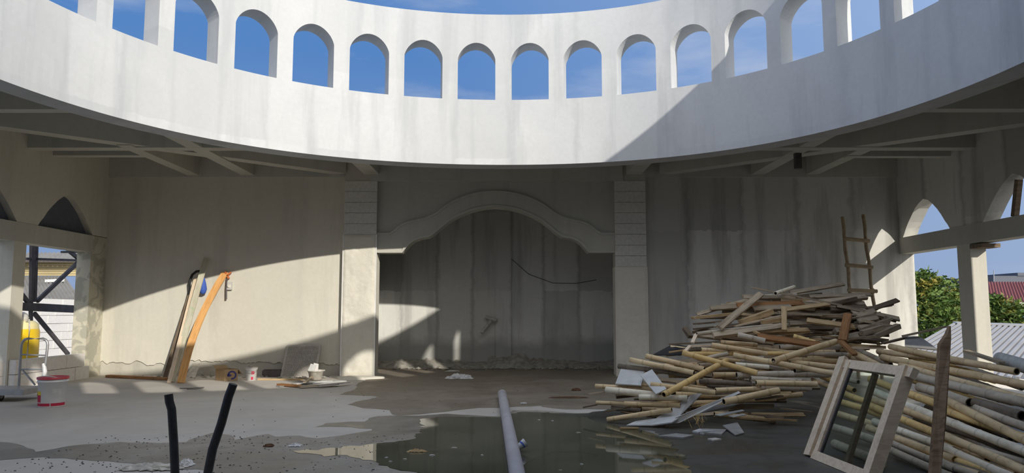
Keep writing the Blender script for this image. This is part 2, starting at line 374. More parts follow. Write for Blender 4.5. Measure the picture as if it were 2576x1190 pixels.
def ragged(pts, amp=0.06, step=0.18, seed=1):
    rr = random.Random(seed); out = []
    for i, a in enumerate(pts):
        b = pts[(i + 1) % len(pts)]; n = max(1, int((b - a).length / step)); d = (b - a); nrm = Vector((-d.y, d.x, 0)).normalized()
        for k in range(n):
            p = a + d * (k / n)
            if k: p = p + nrm * rr.uniform(-amp, amp)
            out.append(p)
    return out
def patch(name, pts, z, mat, parent, amp=0.05, step=0.15, seed=1, **kw):
    q = ragged(pts, amp, step, seed); m = MB(); m.poly([(p.x, p.y, z) for p in q])
    return m.build(name, mat, parent) if parent else m.build(name, mat, origin=(0, 0, z))
F = lambda *pp: [fl(*p) for p in pp]
up = F((958, 938), (899, 965), (894, 979), (853, 993), (935, 996), (955, 999), (894, 1011), (874, 1018), (912, 1027), (980, 1032), (987, 1043), (1003, 1045),
       (1054, 1043), (1123, 1036), (1151, 1032), (1206, 1026), (1253, 1026), (1359, 1021), (1366, 1024), (1420, 1030), (1560, 1030), (1700, 1000)) + \
     [Vector((3.0, 13.5, 0)), Vector((2.25, 15.75, 0)), Vector((2.4, 16.3, 0)), Vector((2.8, 18.3, 0)), Vector((-3.5, 18.3, 0)), Vector((-3.5, 16.3, 0)), Vector((-2.95, 15.9, 0))]
patch('damp_patch', up, 0.0015, M['damp'], floor, 0.03, 0.16, 3)
low = F((998, 1045), (951, 1047), (928, 1052), (917, 1061), (880, 1061), (819, 1065), (794, 1074), (853, 1074), (935, 1079), (936, 1083), (880, 1092), (799, 1103), (753, 1096),
        (694, 1099), (674, 1092), (642, 1097), (590, 1107), (582, 1095), (535, 1089), (497, 1100), (468, 1113), (401, 1115), (300, 1112), (175, 1122), (90, 1137), (60, 1122), (0, 1112), (-160, 1105)) + \
      [*F((-160, 1150), (0, 1158), (110, 1150), (210, 1157), (330, 1166), (400, 1178), (520, 1184), (600, 1205)), Vector((-2.2, 4.5, 0)), Vector((-2, 2, 0)), Vector((1, 2, 0))] + \
      F((1460, 1150), (1500, 1080), (1470, 1042), (1400, 1036), (1348, 1033), (1290, 1032), (1256, 1048), (1206, 1046), (1123, 1041), (1054, 1046))
patch('muddy_patch', low, 0.002, M['mud'], floor, 0.03, 0.12, 5)
drk = F((1400, 1040), (1480, 1040), (1700, 1000), (2000, 960), (2200, 960)) + [Vector((7, 9.5, 0)), Vector((7, 5, 0)), Vector((3, 2.5, 0)), Vector((0.6, 3, 0))] + F((1420, 1180), (1400, 1100))
patch('dark_wet_patch', drk, 0.003, M['dark_damp'], floor, 0.04, 0.16, 8)
pud = F((1062, 1054), (1120, 1049), (1206, 1050), (1256, 1051), (1300, 1038), (1380, 1038), (1470, 1050), (1500, 1062), (1560, 1075), (1640, 1085), (1680, 1110), (1720, 1150), (1740, 1190)) + \
      [Vector((1.4, 5.2, 0)), Vector((0.2, 4.6, 0)), Vector((-0.6, 5.4, 0))] + F((1048, 1189), (980, 1178), (953, 1166), (912, 1158), (880, 1150), (850, 1146), (815, 1150), (790, 1143), (752, 1141), (735, 1135), (770, 1131), (800, 1134), (835, 1127), (858, 1129), (880, 1122), (905, 1123), (944, 1117), (992, 1113), (1048, 1101), (1062, 1079))
pd = patch('puddle', pud, 0.005, M['water'], None, 0.045, 0.07, 11)
tag(pd, 'shallow dark green puddle around the grey pipe on the floor', 'puddle', kind='stuff')
# ------------------------------------------------------------------ back wall, niche, pillars
mb = MB()
mb.box((XL - 0.3, YB + 0.03, 0), (-3.35, YB + 0.3, ZC)); struct('wall_back_left', mb, M['core'], 'raw base of the back wall left of the niche')
def skin(name, x0, x1, z0, z1, y, mat, parent=None, rag=0.05, seed=2, th=0.03):
    rr = random.Random(seed); xs = np.arange(x0, x1 + 0.001, 0.05); m = MB(); n = len(xs); low = []
    v = 0
    for x in xs:
        v = 0.75 * v + rr.uniform(-rag, rag); low.append(z0 + v)
    fr = [(x, y, z) for x, z in zip(xs, low)]; bk = [(x, y + th, z) for x, z in zip(xs, low)]
    tp = [(x, y, z1) for x in xs]
    m.add(fr + bk + tp, [(i, i + 1, 2 * n + i + 1, 2 * n + i) for i in range(n - 1)] + [(i, n + i, n + i + 1, i + 1) for i in range(n - 1)])
    return m.build(name, mat, parent) if parent else m.build(name, mat, origin=(0, 0, 0))
o = skin('wall_back_plaster', XL, -3.62, 0.27, ZC, YB, M['wall_l'], rag=0.035); tag(o, 'pale plaster of the back wall left of the niche', kind='structure')
mb = MB(); mb.box((2.85, YB, 0), (9.06, YB + 0.3, ZC)); struct('wall_back_right', mb, M['wall'], 'stained grey back wall behind the timber heap')
NY = 18.4
mb = MB(); mb.box((-3.9, NY, 0), (3.3, NY + 0.25, ZC)); struct('wall_niche_back', mb, M['niche'], 'damp stained back wall inside the arched niche')
mb = MB(); mb.box((-3.9, YB + 0.3, 0), (-3.6, NY, ZC)); struct('wall_niche_left', mb, M['niche'])
mb = MB(); mb.box((2.86, YB + 0.3, 0), (3.2, NY, ZC)); struct('wall_niche_right', mb, M['niche'])
mb = MB(); mb.box((-0.42, NY - 0.10, 0), (-0.02, NY, ZC)); struct('pilaster', mb, M['niche'], 'shallow concrete pilaster on the niche back wall')
mb = MB(); mb.box((-3.9, YB - 0.1, ZC - 0.1), (3.2, NY + 0.2, ZC + 0.15)); struct('ceiling_niche', mb, M['slab'])

PF = 15.77      # pillar faces
def rough_face(m, x0, x1, z0, z1, y, amp, seed):
    rr = random.Random(seed); nx = int((x1 - x0) / 0.045); nz = int((z1 - z0) / 0.045); vs = []
    g = np.array([[rr.uniform(0, 1) for _ in range(nx + 1)] for _ in range(nz + 1)])
    g2 = np.array([[rr.uniform(0, 1) for _ in range(nx // 4 + 3)] for _ in range(nz // 4 + 3)])
    for j in range(nz + 1):
        for i in range(nx + 1):
            e = 0 if i in (0, nx) or j in (0, nz) else 1
            a, b = i / 4, j / 4; i0, j0 = int(a), int(b); fa, fb = a - i0, b - j0
            q = (g2[j0, i0] * (1 - fa) + g2[j0, i0 + 1] * fa) * (1 - fb) + (g2[j0 + 1, i0] * (1 - fa) + g2[j0 + 1, i0 + 1] * fa) * fb
            vs.append((x0 + (x1 - x0) * i / nx, y - e * amp * (0.4 * g[j, i] + 0.9 * q), z0 + (z1 - z0) * j / nz))
    m.add(vs, [(j * (nx + 1) + i, j * (nx + 1) + i + 1, (j + 1) * (nx + 1) + i + 1, (j + 1) * (nx + 1) + i) for j in range(nz) for i in range(nx)], True)
def pillar(x0, x1, zsplit, courses, ztop, label, seed):
    p = thing('pillar', label, 'pillar', ((x0 + x1) / 2, PF + 0.2, 0)); p['kind'] = 'structure'
    m = MB(); m.box((x0, PF + 0.02, 0), (x1, YB + 0.25, ZC)); m.build('core', M['core'], p)
    m = MB(); rough_face(m, x0, x1, 0, zsplit, PF, 0.045, seed)
    m.quad((x0, PF, 0), (x0, PF, zsplit), (x0, PF + 0.05, zsplit), (x0, PF + 0.05, 0))
    m.quad((x1 + 0.002, PF, 0), (x1 + 0.002, YB + 0.3, 0), (x1 + 0.002, YB + 0.3, zsplit), (x1 + 0.002, PF, zsplit))
    m.quad((x0 - 0.002, PF, 0), (x0 - 0.002, PF, zsplit), (x0 - 0.002, YB + 0.3, zsplit), (x0 - 0.002, YB + 0.3, 0))
    m.quad((x0, PF, zsplit), (x1, PF, zsplit), (x1, PF + 0.05, zsplit), (x0, PF + 0.05, zsplit))
    m.build('plaster', M['plaster'], p)
    hh = (ztop - zsplit) / courses
    for k in range(courses):
        m = MB(); z = zsplit + k * hh
        m.box((x0 + 0.004, PF + R.uniform(-0.006, 0.004), z + 0.004), (x1 - 0.004, PF + 0.2, z + hh - 0.004)); m.build('block', M['block'], p)
    m = MB()
    for xx in ((x0 - 0.012, x0 + 0.01), (x1 - 0.01, x1 + 0.012)): m.box((xx[0], PF - 0.012, 0), (xx[1], PF + 0.02, zsplit))
    m.build('corner_bead', M['white_pl'] if seed == 1 else M['plaster'], p)
    return p
z455 = at(900, 455, PF).z; zl = at(900, 590, PF).z; zr = at(1590, 671, PF).z
pillar(at(864, 600, PF).x, at(947, 600, PF).x, zl, 5, z455, 'concrete block pillar left of the arched niche with sunlit rough plaster', 1)
pillar(at(1547, 600, PF).x, at(1626, 600, PF).x, zr, 8, z455, 'concrete block pillar right of the arched niche in shade', 2)

# ogee arch between the pillars
AY = 15.85
def az(px, py): p = at(px, py, AY); return (p.x, p.z)
lowp = [(944, 636), (1012, 636), (1019, 627), (1030, 615), (1042, 606), (1058, 600), (1078, 597), (1090, 590), (1110, 573), (1130, 557), (1155, 543), (1185, 531), (1215, 524), (1245, 521)]
upp = [(938, 586), (980, 586), (992, 578), (1005, 566), (1022, 558), (1045, 553), (1070, 548), (1096, 535), (1122, 515), (1150, 500), (1180, 489), (1212, 482), (1245, 480)]
def mirr(l): return l + [(min(2492 - x, 1550), y) for x, y in l[::-1][1:]]
lo_, up_ = [az(*p) for p in mirr(lowp)], [az(*p) for p in mirr(upp)]
arch = thing('niche_arch', 'grey moulded ogee arch spanning between the two block pillars', 'arch', (-0.37, AY, 2.7)); arch['kind'] = 'structure'
m = MB(); m.prism(lo_ + up_[::-1], AY, AY + 0.34); m.build('arch_band', M['slab'], arch)
def offs(pl, d):
    out = []
    for i, p in enumerate(pl):
        a, b = pl[max(i - 1, 0)], pl[min(i + 1, len(pl) - 1)]; t = Vector((b[0] - a[0], b[1] - a[1], 0)).normalized(); out.append((p[0] - t.y * d, p[1] + t.x * d))
    return out
m = MB(); m.prism(lo_ + offs(lo_, 0.05)[::-1], AY - 0.03, AY + 0.02); m.build('lower_moulding', M['slab'], arch)
m = MB(); m.prism(offs(up_, -0.045) + up_[::-1], AY - 0.025, AY + 0.02); m.build('upper_moulding', M['slab'], arch)
m = MB(); m.prism([(at(945, 500, AY).x, z455 + 0.6)] + [(at(945, 500, AY).x, up_[0][1])] + up_[1:-1] + [(at(1547, 500, AY).x, up_[0][1]), (at(1547, 500, AY).x, z455 + 0.6)], AY + 0.055, AY + 0.3)
m.build('spandrel', M['slab'], arch)
m = MB(); m.box((-3.2, PF - 0.02, z455), (2.5, YB + 0.1, ZC)); m.box((XL, PF + 0.05, z455 + 0.1), (-3.2, YB + 0.1, ZC)); m.box((2.5, PF + 0.05, z455 + 0.1), (XR + 0.3, YB + 0.1, ZC))
struct('beam', m, M['slab'], 'long concrete beam along the head of the back wall')

# ------------------------------------------------------------------ drum
def drum():
    mids = [-1.0762, -0.914, -0.7468, -0.5811, -0.413, -0.2444, -0.075, 0.0959, 0.2636, 0.4303, 0.5951, 0.7568, 0.9167, 1.0749, 1.2345]
    mids = [-1.2385] + mids; gap = (2 * PI + mids[0] - mids[-1]) / 23
    mids += [mids[-1] + gap * (k + 1) for k in range(22)]
    n = len(mids); W = 0.0602; NA = 20
    m = MB(); I = lambda t, z: dpt(t, z); O = lambda t, z: dpt(t, z, DT)
    def strip(t0, t1, z0, z1, k):
        for i in range(k):
            a, b = t0 + (t1 - t0) * i / k, t0 + (t1 - t0) * (i + 1) / k
            m.add([I(a, z0), I(b, z0), I(b, z1), I(a, z1)], [(0, 1, 2, 3)], False); m.add([O(a, z0), O(b, z0), O(b, z1), O(a, z1)], [(3, 2, 1, 0)], False)
    def flat(t0, t1, z, k):
        for i in range(k):
            a, b = t0 + (t1 - t0) * i / k, t0 + (t1 - t0) * (i + 1) / k
            m.add([I(a, z), I(b, z), O(b, z), O(a, z)], [(0, 1, 2, 3)], False)
    for i in range(n):
        c = mids[i]; nx = mids[(i + 1) % n] + (2 * PI if i == n - 1 else 0)
        strip(c - W, c + W, ZB, ZS, 6); strip(c + W, nx - W, ZB, ZT, 5)
        flat(c - W, nx - W, ZB, 10); flat(c - W, nx - W, ZT, 10); flat(c - W, c + W, ZS, 6)
        us = [-math.cos(PI * k / NA) for k in range(NA + 1)]
        cur = [(c + W * u, ZSP + (ZA - ZSP) * max(0.0, 1 - u * u) ** 0.66) for u in us]
        for (ta, za), (tb, zb) in zip(cur[:-1], cur[1:]):
            m.add([I(ta, za), I(tb, zb), I(tb, ZT), I(ta, ZT)], [(0, 1, 2, 3)]); m.add([O(ta, za), O(tb, zb), O(tb, ZT), O(ta, ZT)], [(3, 2, 1, 0)])
            m.add([I(ta, za), O(ta, za), O(tb, zb), I(tb, zb)], [(0, 1, 2, 3)], True)
        for t in (c - W, c + W): m.add([I(t, ZS), O(t, ZS), O(t, ZSP), I(t, ZSP)], [(0, 1, 2, 3)])
    struct('wall_drum', m, M['drum'], 'white rendered open drum with a ring of arched windows under the sky')
drum()

# ------------------------------------------------------------------ slab and beams
m = MB(); K = 96
ts = [2 * PI * k / K - PI for k in range(K)]
def sq(t):
    dx, dy = math.sin(t), math.cos(t); s = 1e9
    if dx > 1e-6: s = min(s, (XR + 0.3 - DX) / dx)
    if dx < -1e-6: s = min(s, (XL - 0.3 - DX) / dx)
    if dy > 1e-6: s = min(s, (YB + 0.3 - DY) / dy)
    if dy < -1e-6: s = min(s, (YN - 0.3 - DY) / dy)
    return (DX + dx * s, DY + dy * s)
cor = sorted(ts + [math.atan2(x - DX, y - DY) for x in (XL - 0.3, XR + 0.3) for y in (YN - 0.3, YB + 0.3)])
for i, t in enumerate(cor):
    u = cor[(i + 1) % len(cor)]
    a, b = dpt(t, ZC, 0.05), dpt(u, ZC, 0.05); c, d = sq(u), sq(t)
    for z in (ZC, ZC + 0.14): m.quad((a[0], a[1], z), (b[0], b[1], z), (c[0], c[1], z), (d[0], d[1], z))
    m.quad((c[0], c[1], ZC), (d[0], d[1], ZC), (d[0], d[1], ZC + 0.14), (c[0], c[1], ZC + 0.14))
struct('ceiling', m, M['slab'], 'concrete roof slab around the open drum')
ZBM = 4.5
def beam(pts, label, zb=ZBM):
    zb += R.uniform(-.012, .012); m = MB(); p = [Vector(q) for q in pts]; vs = [(q.x, q.y, zb) for q in p] + [(q.x, q.y, ZC + 0.02) for q in p]
    m.add(vs, [(0, 1, 2, 3), (0, 4, 5, 1), (1, 5, 6, 2), (2, 6, 7, 3), (3, 7, 4, 0)]); struct('beam', m, M['slab'], label)
for s, nm in ((1, 'right'), (-1, 'left')):
    X = (lambda x: x) if s == 1 else (lambda x: -0.42 - x)
    beam([(X(3.32), 15.72), (X(8.7), 11.22), (X(8.7), 11.62), (X(3.6), 15.88)], 'diagonal beam across the back %s corner of the ceiling' % nm)
    beam([(X(4.6), 13.12), (X(8.75), 13.12), (X(8.75), 13.38), (X(4.6), 13.38)], 'cross beam in front of the shortest %s corner beam' % nm)
    beam([(X(6.7), 13.87), (X(8.75), 13.87), (X(8.75), 14.06), (X(6.7), 14.06)], 'shortest cross beam in the back %s ceiling corner' % nm)
    beam([(X(5.9), 10.6), (X(8.75), 10.6), (X(8.75), 10.8), (X(5.9), 10.8)], 'cross beam from the drum to the %s wall' % nm)
    beam([(X(6.68), 12.95), (X(6.95), 12.95), (X(6.95), 15.9), (X(6.68), 15.9)], 'beam running to the back wall in the %s corner' % nm)
    beam([(X(5.42), 11.2), (X(5.72), 11.2), (X(5.72), 15.9), (X(5.42), 15.9)], 'long beam from the drum to the %s part of the back wall' % nm)
    beam([(X(2.58), 12.6), (X(2.92), 12.6), (X(2.92), 15.9), (X(2.58), 15.9)], 'beam from the drum to the %s pillar' % nm)
m = MB(); m.box((5.55, 13.62, 4.2), (5.67, 13.72, 4.95)); tag(m.build('pipe_stub', M['steel_dark']), 'short dark pipe stub hanging under the right ceiling beams', 'pipe')

# ------------------------------------------------------------------ side walls
def side_wall(side, X, bays, cols, ylo, blanks=()):
    t = 0.30; x0, x1 = (X - t, X) if side == 'left' else (X, X + t)
    ZL0, ZL1, ZAP = 2.70, 3.06, 3.80
    m = MB()
    edges = sorted([(c - w / 2, c + w / 2) for c, w in bays])
    y = ylo
    def panel(a, b, z0, z1):
        m.box((x0, a, z0), (x1, b, z1))
    for a, b in edges:
        if a > y: panel(y, a, ZL1, ZC)
        us = [-math.cos(PI * k / 16) for k in range(17)]; c, w = (a + b) / 2, b - a
        cu = [(c + w / 2 * u, ZL1 + (ZAP - ZL1) * (1 - abs(u) ** 1.55) + R.uniform(-0.012, 0.012)) for u in us]; cu[0] = (a, ZL1); cu[-1] = (b, ZL1)
        for (ya, za), (yb, zb) in zip(cu[:-1], cu[1:]):
            m.quad((x0, ya, za), (x0, yb, zb), (x0, yb, ZC), (x0, ya, ZC)); m.quad((x1, ya, za), (x1, yb, zb), (x1, yb, ZC), (x1, ya, ZC))
            m.quad((x0, ya, za), (x1, ya, za), (x1, yb, zb), (x0, yb, zb))
        y = b
    if y < YB: panel(y, YB + 0.02, ZL1, ZC)
    struct('wall_' + side, m, M['wall'] if side == 'right' else M['wall_l'], 'upper %s wall pierced by pointed arches' % side)
    m = MB(); m.box((x0 - 0.01, ylo, ZL0), (x1 + 0.01, YB if side == 'right' else 15.36, ZL1)); struct('lintel', m, M['slab'], 'long lintel beam under the %s arches' % side)
    for a, b in cols:
        m = MB(); m.box((x0, a, 0), (x1, b, ZL0)); struct('column', m, M['wall_l'])
    for a, b in blanks:
        m = MB(); m.box((x0, a, 0), (x1, b, ZL0)); struct('wall_' + side + '_panel', m, M['mottled'] if side == 'left' and a > 10 else M['wall_l'])
lbays = [(14.46, 1.80), (12.1, 1.75), (9.7, 1.75), (7.4, 1.75), (5.1, 1.75), (2.8, 1.75)]
side_wall('left', XL, lbays, [(12.95, 13.28), (10.6, 10.93), (8.3, 8.63), (6.0, 6.33), (3.7, 4.03)], YN, [(15.33, YB + 0.02), (YN, 1.6)])
rbays = [(14.9, 1.7), (12.2, 1.7), (9.5, 1.7), (6.8, 1.7), (4.1, 1.7)]
side_wall('right', XR, rbays, [(13.46, 13.86), (10.76, 11.16)], YN, [(YN, 10.7)])
m = MB(); m.box((XL - .302, 15.325, 0), (XL + .002, 15.36, 2.70)); struct('trim_1', m, M['mottled'])
m = MB(); m.box((XL - .3, 15.36, 2.70), (XL, YB + .02, 3.07)); struct('wall_left_corner', m, M['mottled'])
m = MB(); m.box((XL - 0.3, YN - 0.3, 0), (XR + 0.3, YN, ZC)); struct('wall_near', m, M['wall'], 'plain wall behind the viewer')
# board closing the left arches from outside
for c, w in lbays[:2]:
    m = MB(); m.box((XL - 0.16, c - w / 2 + 0.004, 3.062), (XL - 0.12, c + w / 2 - 0.004, 3.72)) if False else m.prism([(c - w / 2 + .01, 3.063)] + [(c + w / 2 * u, 3.06 + .735 * (1 - abs(u) ** 1.55)) for u in [x / 10 for x in range(-9, 10)]] + [(c + w / 2 - .01, 3.063)], XL - 0.17, XL - 0.13); m.v = [(y_, x_, z_) for x_, y_, z_ in m.v]
    o = m.build('arch_board', M['bldg_dark']); tag(o, 'dark board closing the %s pointed arch of the left wall' % ('far' if c > 13 else 'nearer'), 'board')
# prop in the second right arch, small plank on the column head
m = MB(); m.bar(atx(2553, 545, 8.9), atx(2563, 452, 8.9), 0.09, 0.09); tag(m.build('prop', M['dark_wood']), 'upright timber prop in the second right wall arch', 'prop')
m = MB(); m.box((8.74, 13.12, 2.60), (9.10, 13.455, 2.675)); tag(m.build('plank', M['dark_wood']), 'short plank wedged on the head of the right column', 'plank')
# block upstand in the left opening
bw = thing('block_upstand', 'low white block upstand beside the trolley in the left opening', 'low wall', (-9.0, 14.2, 0))
y = 13.2; rows = [(0.0, 0.26, 0.0), (0.27, 0.53, 0.3)]
for z0, z1, sft in rows:
    ya = 13.0
    ys = [13.0, 13.0 + 0.6 - sft * 0.99]
    while ys[-1] < 15.1: ys.append(min(ys[-1] + 0.6, 15.28) if 15.28 - ys[-1] > 0.75 else 15.28)
    for a, b in zip(ys[:-1], ys[1:]):
        m = MB(); m.box((-9.14 + R.uniform(0, .004), a + 0.004, z0), (-9.02 + R.uniform(-.004, .004), b - 0.004, z1)); m.build('brick', M['block_w'], bw)
for z0, z1 in ((0, 0.26), (0.27, 0.5)):
    pass
b2 = thing('block_upstand', 'low white blocks at the left frame edge before the column', 'low wall', (-9.0, 12.5, 0))
for z0, z1 in ((0, .26), (.27, .53)):
    m = MB(); m.box((-9.14, 12.2, z0), (-9.02, 12.72, z1)); m.build('brick', M['block_w'], b2)

# ------------------------------------------------------------------ outside, left
sf = thing('scaffold', 'dark steel frame with diagonal braces outside the left opening', 'frame', atx(85, 900, -10.2))
AX = lambda px, py: atx(px, py, -10.2)
def sbar(name, a, b, w, t): m = MB(); m.bar(AX(*a), AX(*b), w, t, up=(1, 0, 0)); m.build(name, M['steel_dark'], sf)
sbar('post', (80, 600), (76, 905), 0.06, 0.06); sbar('post', (92, 600), (87, 760), 0.07, 0.05)
sbar('rail', (30, 770), (215, 779), 0.17, 0.08); sbar('brace', (93, 758), (205, 652), 0.085, 0.05); sbar('brace', (86, 788), (172, 892), 0.085, 0.05)
sbar('brace', (170, 628), (215, 665), 0.085, 0.05); sbar('tie', (66, 651), (200, 655), 0.05, 0.05); sbar('gusset', (155, 634), (215, 634), 0.05, 0.05)
sbar('brace', (50, 735), (70, 760), 0.08, 0.06)
tk = thing('tank', 'translucent yellow plastic tank with white wrapped neck behind the column', 'tank', (-9.98, 14.35, 0))
m = MB(); m.lathe((-9.98, 14.35, 0), [(0.0, 0), (0.36, 0.0), (0.40, 0.05), (0.40, 1.0), (0.385, 1.06)], 32); m.build('drum_body', M['yellow_tank'], tk)
m = MB(); m.lathe((-9.98, 14.35, 0), [(0.385, 1.06), (0.37, 1.16), (0.30, 1.22), (0.12, 1.235), (0.10, 1.25), (0.0, 1.25)], 32); m.build('shoulder', M['tank_cap'], tk)
m = MB(); m.lathe((-9.93, 14.35, 1.22), [(0.13, 0), (0.16, 0.06), (0.13, 0.14), (0.07, 0.18), (0, 0.185)], 14); m.build('wrapped_neck', M['cloth_bag'], tk)
m = MB(); m.tube([(-9.7, 14.2, 1.2), (-9.6, 14.15, 1.25), (-9.55, 14.1, 1.1), (-9.56, 14.1, 0.6), (-9.58, 14.1, 0.02)], 0.013, 6); m.build('hose', M['dirty_pl'], tk)
# white block yard wall
yw = thing('yard_wall', 'white block yard wall outside behind the yellow tank', 'wall', (-18.6, 29, -2)); yw['kind'] = 'structure'
z = -1.75; r_ = 0
while z < 1.7:
    y = 24.0 + (r_ % 2) * 0.45
    while y < 35:
        m = MB(); m.box((-18.9 + R.uniform(-.012, .012), y + .01, z + .01), (-18.6 + R.uniform(-.015, .015), y + 0.89, z + 0.325)); m.build('brick', M['block_w'], yw); y += 0.9
    z += 0.335; r_ += 1
m = MB(); m.box((-18.8, 24.0, -4.2), (-18.64, 35, 1.7)); m.build('mortar', M['plaster'], yw)
m = MB(); m.box((-18.6, 30.6, -1.75), (-18.35, 31.2, 1.75)); m.build('pier', M['block_w'], yw)
m = MB(); m.add([(-18.9, 32.6, 1.6), (-18.6, 32.6, 1.6), (-18.6, 35, 1.6), (-18.9, 35, 1.6), (-18.9, 34.9, 3.6), (-18.6, 34.9, 3.6), (-18.6, 35, 3.6), (-18.9, 35, 3.6)], [(0, 3, 2, 1), (4, 5, 6, 7), (0, 1, 5, 4), (1, 2, 6, 5), (2, 3, 7, 6), (3, 0, 4, 7)]); m.build('gable', M['block_w'], yw)
# factory with corrugated roofs
fb = thing('factory', 'cream clad factory with corrugated grey roofs beyond the yard wall', 'building', (-38, 51, -4))
def corr(m, o, a, b, n, amp):   # corrugated sheet: o origin, a along ribs, b across, n waves
    o, a, b = Vector(o), Vector(a), Vector(b); nr = a.cross(b).normalized(); k = n * 4; vs = []
    for i in range(k + 1):
        h = amp * math.sin(2 * PI * i / 4)
        p = o + b * (i / k) + nr * h; vs += [p, p + a]
    m.add(vs, [(2 * i, 2 * i + 1, 2 * i + 3, 2 * i + 2) for i in range(k)])
q = lambda px, py, Y: at(px, py, Y * 1.5)
def strip4(px0, px1, pya, Ya, pyb, Yb): return q(px0, pya, Ya), q(px0, pyb, Yb) - q(px0, pya, Ya), q(px1, pya, Ya) - q(px0, pya, Ya)
m = MB(); corr(m, *strip4(-60, 208, 757, 30, 695, 36), 26, 0.09); m.build('lower_roof', M['roof_fibre'], fb)
m = MB(); o_, a_, b_ = strip4(-60, 230, 695, 36.2, 655, 36.2); corr(m, o_, b_, a_, 7, 0.08); m.build('cladding', M['cladding'], fb)
m = MB(); corr(m, *strip4(-60, 235, 655, 35.6, 636, 42), 24, 0.10); m.build('upper_roof', M['roof_fibre'], fb)
m = MB(); a = q(-60, 656, 35.5); b = q(235, 656, 35.5); m.bar(a, b, 0.18, 0.2); m.build('gutter', M['steel_dark'], fb)
m = MB(); a = q(-60, 757, 30.3); b = q(208, 757, 30.3); m.box((a.x, 45.3, -4), (b.x, 54.5, a.z - 0.05)); m.build('wall', M['bldg_white'], fb)
m = MB(); a = q(115, 707, 34.3); b = q(160, 705, 34.3); m.bar(a, b, 0.2, 0.2); m.build('roof_rail', M['bldg_white'], fb)
m = MB(); m.box((-120, -40, -4.3), (160, 200, -4.0)); struct('ground', m, M['ground'])

q = lambda px, py, Y: at(px, py, Y)
m = MB(); m.box((9.06, 9.5, -4), (11.15, 9.8, 5.9)); struct('wall_stair_wing', m, M['wall_l'], 'added unseen wall blocking sun outside the right openings')  # unseen wall, added to keep the sun off the timber heap
# ------------------------------------------------------------------ outside, right
sh = thing('shed', 'shed with pale grey ribbed metal roof beyond the right columns', 'building', (17, 26, -4))
A = at(2312, 868, 25); Bp = at(2402, 816, 30); Cp = at(2760, 828, 29)
o_ = A; along = Bp - A; across = Cp - Bp
m = MB(); n = 24; nr = along.cross(across).normalized()
if nr.z < 0: nr = -nr
dn = along.normalized() * -6
m.add([A + dn, Bp, Cp, A + across + dn], [(0, 1, 2, 3)])
m.build('roof_sheet', M['roof_grey'], sh)
for i in range(n + 1):
    m = MB(); b0 = across * (i / n); m.bar(A + dn + b0 + nr * 0.03, Bp + b0 + nr * 0.03, 0.10, 0.07, up=nr); m.build('roof_rib', M['roof_grey'], sh)
m = MB(); m.bar(Bp + nr * 0.07, Cp + nr * 0.07, 0.45, 0.05, up=nr); m.build('ridge_cap', M['roof_grey'], sh)
m = MB(); m.box((A.x + 1, A.y + 1, -4), (Cp.x, Cp.y + 0.5, min(A.z, Bp.z) - 0.7)); m.build('wall', M['bldg_white'], sh)
rb = thing('red_roof_building', 'long building with dull red roof and white fascia behind the trees', 'building', (38, 55, -4))
m = MB(); corr(m, *strip4(2420, 2900, 764, 52, 709, 60), 60, 0.05); m.build('roof', M['roof_red'], rb)
m = MB(); a = q(2420, 766, 51.9); b = q(2900, 766, 51.9); m.bar(a, b, 0.15, 0.28); m.build('fascia', M['bldg_white'], rb)
m = MB(); m.box((a.x, 52.4, -4), (b.x, 59, a.z - .1)); m.build('wall', M['bldg_white'], rb)
m = MB(); a = q(2562, 770, 52.3); b = q(2600, 812, 52.3); m.box((a.x, 52.25, b.z), (b.x, 52.42, a.z - .1)); m.build('door', M['bldg_blue'], rb)
db = thing('far_building', 'flat dark building on the skyline above the red roof', 'building', (60, 80, -4))
m = MB(); a = q(2500, 694, 85); b = q(2800, 712, 85); m.box((a.x, 85, -4), (b.x, 95, a.z)); m.build('wall', M['bldg_dark'], db)
a2 = q(2560, 686, 84.9); m = MB(); m.box((a2.x, 84.9, a.z), (b.x, 94, a2.z)); m.build('parapet', M['bldg_dark'], db)
m = MB(); a = q(2500, 712, 84); b = q(2500, 680, 84); m.tube([a, b], 0.05, 6); m.build('mast', M['galv'], db)

def tree(label, blobs, trunk, seed, n):
    rr = random.Random(seed); t = thing('tree', label, 'tree', trunk)
    m = MB()
    for (c, r) in blobs:
        for _ in range(n):
            d = Vector((rr.gauss(0, 1), rr.gauss(0, 1), rr.gauss(0, 1))).normalized() * (r * rr.uniform(0.55, 1.05)); d.z *= 0.85
            p = Vector(c) + d; a = Vector((rr.gauss(0, 1), rr.gauss(0, 1), rr.gauss(0, 0.6))).normalized(); b = a.cross(Vector((rr.gauss(0, 1), rr.gauss(0, 1), rr.gauss(0, 1)))).normalized()
            s = rr.uniform(0.10, 0.19); m.add([p, p + a * s + b * s * 0.35, p + a * s * 2, p + a * s - b * s * 0.35], [(0, 1, 2, 3)])
    o = m.build('foliage', M['leaf'], t); o['kind'] = 'stuff'
    m = MB(); T = Vector(trunk); top = Vector(blobs[0][0]); m.tube([T, T.lerp(top, 0.5) + Vector((.2, 0, 0)), top], [0.25, 0.18, 0.1], 8)
    for c, r in blobs[1:]: m.tube([T.lerp(top, 0.6), Vector(c)], [0.1, 0.04], 6)
    m.build('trunk', M['bark'], t)
def bl(px, py, Y, r): return (at(px, py, Y), r)
tree('bushy green tree with yellowing leaves beside the sunlit right jamb', [bl(2335, 760, 36, 1.6), bl(2320, 715, 36, 0.9), bl(2375, 745, 36.5, 1.2), bl(2305, 800, 35, 1.4), bl(2390, 790, 35, 1.3), bl(2350, 810, 35, 1.2), bl(2280, 750, 36, 1.3), bl(2418, 760, 37, 0.9)], (21.5, 36, -4), 3, 850)
